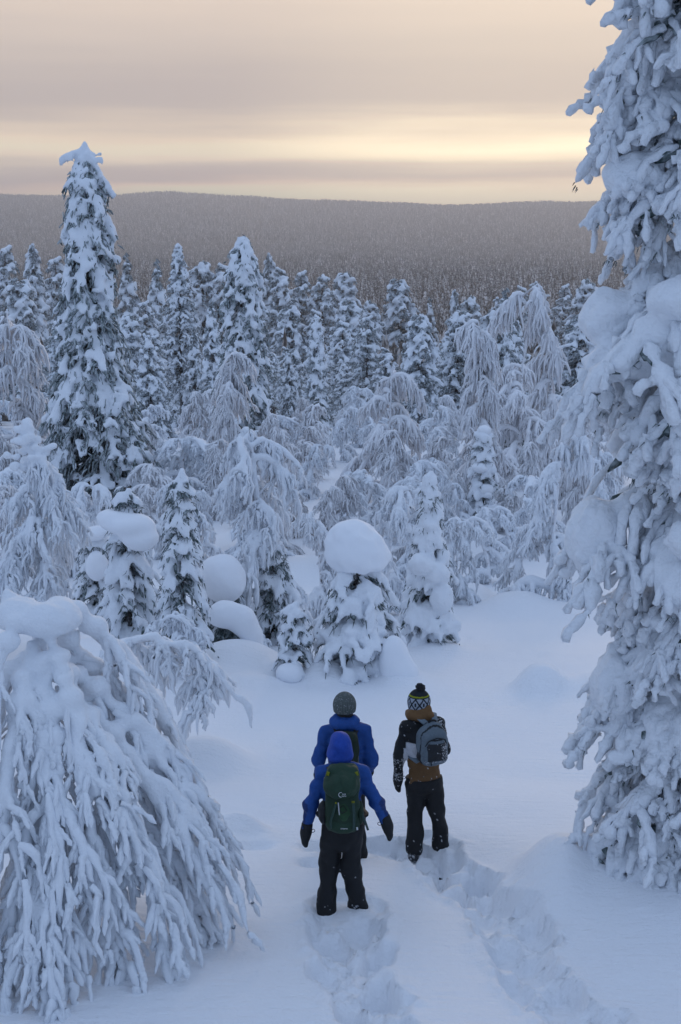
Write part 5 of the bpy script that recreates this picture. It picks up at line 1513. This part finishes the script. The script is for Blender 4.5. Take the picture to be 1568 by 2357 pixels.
def beanie(V):
    C = np.tile(np.array([.085, .10, .098]), (len(V), 1)); C *= (.75 + .5 * ((np.sin(np.arctan2(V[:, 0] - h[0], V[:, 1] - h[1]) * 34) > 0)))[:, None] * .5 + .5
    C[_PR.rand(len(V)) < .05] = [.3, .32, .34]; return C
soft('beanie', p2, h - [.16, .18, .1], h + [.16, .18, .22], .007, [('ellipsoid', h + [0, -.005, .035], (.096, .112, .118)), ('capsule', h + [0, -.012, -.01], h + [0, -.008, .03], .096, .098)], beanie, 36, None, lambda X, Y, Z: (h[2] - .035) - Z, mat=M_KNIT)
soft('neck_gaiter', p2, h - [.15, .15, .2], h + [.15, .15, .02], .008, [('capsule', h + [0, -.012, -.13], h + [0, -.008, -.045], .080, .083)], BLACK * 1.4, 40, [(.05, .005, 1)])
ribbon('collar_emblem', p2, [h + [-.012, -.112, -.072], h + [.012, -.112, -.072]], .006, .004, (0, -1, 0), BLUE * 1.2, 3)
ribbon('collar_emblem', p2, [h + [0, -.112, -.072], h + [0, -.112, -.094]], .006, .005, (0, -1, 0), BLUE * 1.2, 3)
sp_root = thing('slim_rucksack', 'slim blackish green rucksack on the tall person with the beanie', 'backpack', (rx, ry, gz(rx, ry) - SINK))
q = S_(.0, -.19, 1.17)
soft('pack_body', sp_root, q - [.25, .2, .36], q + [.25, .2, .36], .012, [('box', q, (.115, .085, .25), .05), ('ellipsoid', q + [0, -.03, .08], (.10, .075, .16))], GREEN * .55, 40, [(.08, .007, .7)])
soft('pocket', sp_root, q + [-.2, -.2, -.25], q + [.2, .1, .1], .009, [('ellipsoid', q + [.0, -.07, -.08], (.085, .045, .12))], GREEN * .8, 40, [(.06, .005, .9)])
for s in (-1, 1):
    ribbon('shoulder_strap', sp_root, [q + [s * .08, .08, .19], q + [s * .105, .15, .245], q + [s * .115, .24, .23], q + [s * .13, .35, .10], q + [s * .14, .35, -.05], q + [s * .14, .2, -.18]], .045, .014, (s * .3, 0, 1), BLACK * 1.3, 18)
    rope('compression_cord', sp_root, [q + [s * .112, -.03, .1], q + [s * .118, -.05, .02], q + [s * .115, -.04, -.12]], .006, np.array([.10, .11, .12]) if s > 0 else BLACK)

# ---- walker in the brown and black jacket, bobble hat, grey daypack
gx, gy = GUIDE_XY
T = math.radians(22)
J = dict(head=(-.10, .05, 1.545), chest=(-.065, .03, 1.19), pelvis=(-.04, .02, .83), hem=(0, 0, .725), hipL=(-.125, .02, .78), hipR=(.045, .02, .78), knL=(-.130, .03, .43), knR=(.088, .03, .43), anL=(-.135, -.05, .03), anR=(.145, .05, .03),
         shL=(-.235, -.02, 1.32), shR=(.105, .09, 1.32), elL=(-.295, -.02, 1.02), elR=(.165, .14, 1.03), wrL=(-.305, .02, .79), wrR=(.10, .26, .88), hdL=(-.31, .05, .64), hdR=(.05, .34, .80))
def guide_col(V):
    C = np.tile(BLACK, (len(V), 1)); tor = np.abs(V[:, 0] + .05) < .215
    armx = V[:, 0] < -.235
    body = ~armx & (V[:, 0] < .16)
    low = body & (V[:, 2] < 1.05 + .10 * (V[:, 0] + .06)); C[low] = BROWN
    wedge = body & (V[:, 2] < 1.17) & (V[:, 2] > 1.01) & (V[:, 0] < -.045 - (1.17 - V[:, 2]) * .35) ; C[wedge] = WHITE * .85
    t = (V[:, 0] > -.295) & (V[:, 0] < -.2) & (V[:, 2] < 1.12) & (V[:, 2] > .78) & (V[:, 0] > -.262 - (V[:, 2] - .80) * -.02) & (V[:, 0] < -.225 + (V[:, 2] - .8) * .05); C[t] = WHITE * .85
    return C
def guide_dust(V):
    return np.where((V[:, 0] < -.24) & (V[:, 2] < 1.0), .16, np.where((V[:, 0] > .09) & (V[:, 2] > 1.05), .16, np.where(V[:, 2] < .80, .06, .004)))
p3, A3, MT, MH = person('person in a brown and black jacket wearing a patterned bobble hat', (gx, gy, gz(gx, gy) - .03), J, dict(width=.192, turn=T, look=math.radians(30), jacket=guide_col, jdust=guide_dust, flare=.092, gdust=lambda V: np.where(V[:, 2] > .74, .25, .02)))
h = S_(*J['head'])
soft('folded_hood', p3, h - [.26, .26, .3], h + [.26, .26, .1], .009, [('ellipsoid', h + [.02, -.07, -.095], (.112, .075, .075)), ('ellipsoid', h + [.035, -.055, -.035], (.078, .055, .055)), ('capsule', h + [-.08, -.03, -.125], h + [.095, .0, -.12], .050, .050), ('capsule', h + [-.085, -.03, -.125], h + [-.125, .02, -.085], .04, .02)], BROWN * 1.15, 45, [(.09, .012, .6)])
def bobble_col(V):
    a = np.arctan2(V[:, 0] - h[0], -(V[:, 1] - h[1])) / (2 * math.pi) * 9; z = V[:, 2] - h[2]
    C = np.tile(np.array([.30, .34, .40]), (len(V), 1))
    d = np.abs((a % 1) - .5) * 2; zz = np.abs((z - .018) / .058)
    C[(np.abs(d + zz - 1.0) < .22)] = [.012, .016, .022]
    C[(d < .22) & (zz < .3)] = [.02, .025, .03]
    C[z > .078] = [.012, .016, .022]; C[(z > .088) & (z < .101)] = LIME * .5; C[z < -.052] = [.03, .035, .045]; C[z < -.068] = [.25, .29, .34]
    return C
soft('bobble_hat', p3, h - [.16, .18, .16], h + [.16, .18, .2], .0055, [('ellipsoid', h + [0, 0, .025], (.102, .115, .118)), ('capsule', h + [0, -.005, -.06], h + [0, 0, .02], .097, .101)], bobble_col, 40, None, lambda X, Y, Z: (h[2] - .095) - Z, mat=M_KNIT)
soft('bobble', p3, h + [-.1, -.1, .08], h + [.12, .1, .28], .006, [('ellipsoid', h + [.012, 0, .165], (.050, .050, .047))], BLACK * 1.3, 40, [(.02, .012, 2.0)], mat=M_KNIT)
dp_root = thing('daypack', 'slate grey daypack dusted with snow on the person in brown', 'backpack', (gx, gy, gz(gx, gy) - .03), 0)
q = S_(.020, -.160, 1.19)
Q = lambda x, y, z: q + MT @ np.array([x, y, z])
def pk(V): return (V - q) @ MT
def day_col(V):
    l = pk(V); C = np.tile(SLATE, (len(V), 1)); C[(l[:, 2] < -.06) & (l[:, 0] < -.10) & (l[:, 1] > -.06)] = BLACK * 1.2
    C[(np.abs(l[:, 1] + .052) < .007)] = BLACK; return C
soft('pack_body', dp_root, q - [.32, .3, .36], q + [.32, .3, .36], .0105, [('box', Q(0, 0, -.02), (.140, .090, .168), .06, MT), ('ellipsoid', Q(0, 0, .10), (.125, .09, .14), MT), ('ellipsoid', Q(0, -.03, -.06), (.14, .095, .15), MT)], day_col, 40, [(.08, .006, .6)])
def pocket_col(V):
    l = pk(V); C = np.tile(SLATE * .95, (len(V), 1)); m = (l[:, 2] > -.135) & (l[:, 2] < .045) & (np.abs(l[:, 0]) < .105 - .0 * l[:, 2]); C[m] = BLACK * 1.7
    C[(np.abs(l[:, 2] - .078) < .007)] = BLACK; return C
def pocket_dust(V):
    l = pk(V); return np.where(l[:, 0] > .04, .28 * np.clip(1.2 - np.abs(l[:, 2] + .06) / .12, 0, 1), .012) + np.where(np.abs(l[:, 2] + .14) < .012, .25, 0)
soft('front_pocket', dp_root, q - [.32, .34, .3], q + [.32, .2, .2], .008, [('ellipsoid', Q(.0, -.09, -.04), (.122, .055, .138), MT), ('box', Q(0, -.085, -.11), (.118, .048, .06), .04, MT)], pocket_col, 40, [(.06, .005, .8)], dust=pocket_dust)
for s in (-1, 1):
    ribbon('shoulder_strap', dp_root, [Q(s * .05, .04, .21), Q(s * .075, .10, .235), Q(s * .10, .17, .26), Q(s * .115, .25, .22), Q(s * .125, .325, .08), Q(s * .14, .32, -.06), Q(s * .15, .18, -.17), Q(s * .12, .05, -.19)], .058, .014, MT @ np.array([s * .25, -.2, 1]), SLATE * 1.25, 24)
ribbon('grab_handle', dp_root, [Q(-.045, -.005, .232), Q(-.02, -.012, .252), Q(.02, -.012, .252), Q(.045, -.005, .232)], .018, .008, MT @ np.array([0, -1, .2]), BLACK, 8)
ribbon('zip_pull', dp_root, [Q(-.075, -.148, -.13), Q(-.075, -.154, -.165)], .010, .006, MT @ np.array([0, -1, 0]), BLACK, 4)
ribbon('zip', dp_root, [Q(-.115, -.095, .02), Q(-.09, -.118, .075), Q(0, -.130, .105), Q(.09, -.118, .075), Q(.115, -.095, .02)], .010, .006, MT @ np.array([0, -1, 0]), BLACK, 16)
ribbon('reflective_tab', dp_root, [Q(.118, .0, .145), Q(.124, .0, .115)], .014, .006, MT @ np.array([.6, -1, 0]), np.array([.6, .75, .02]), 4)
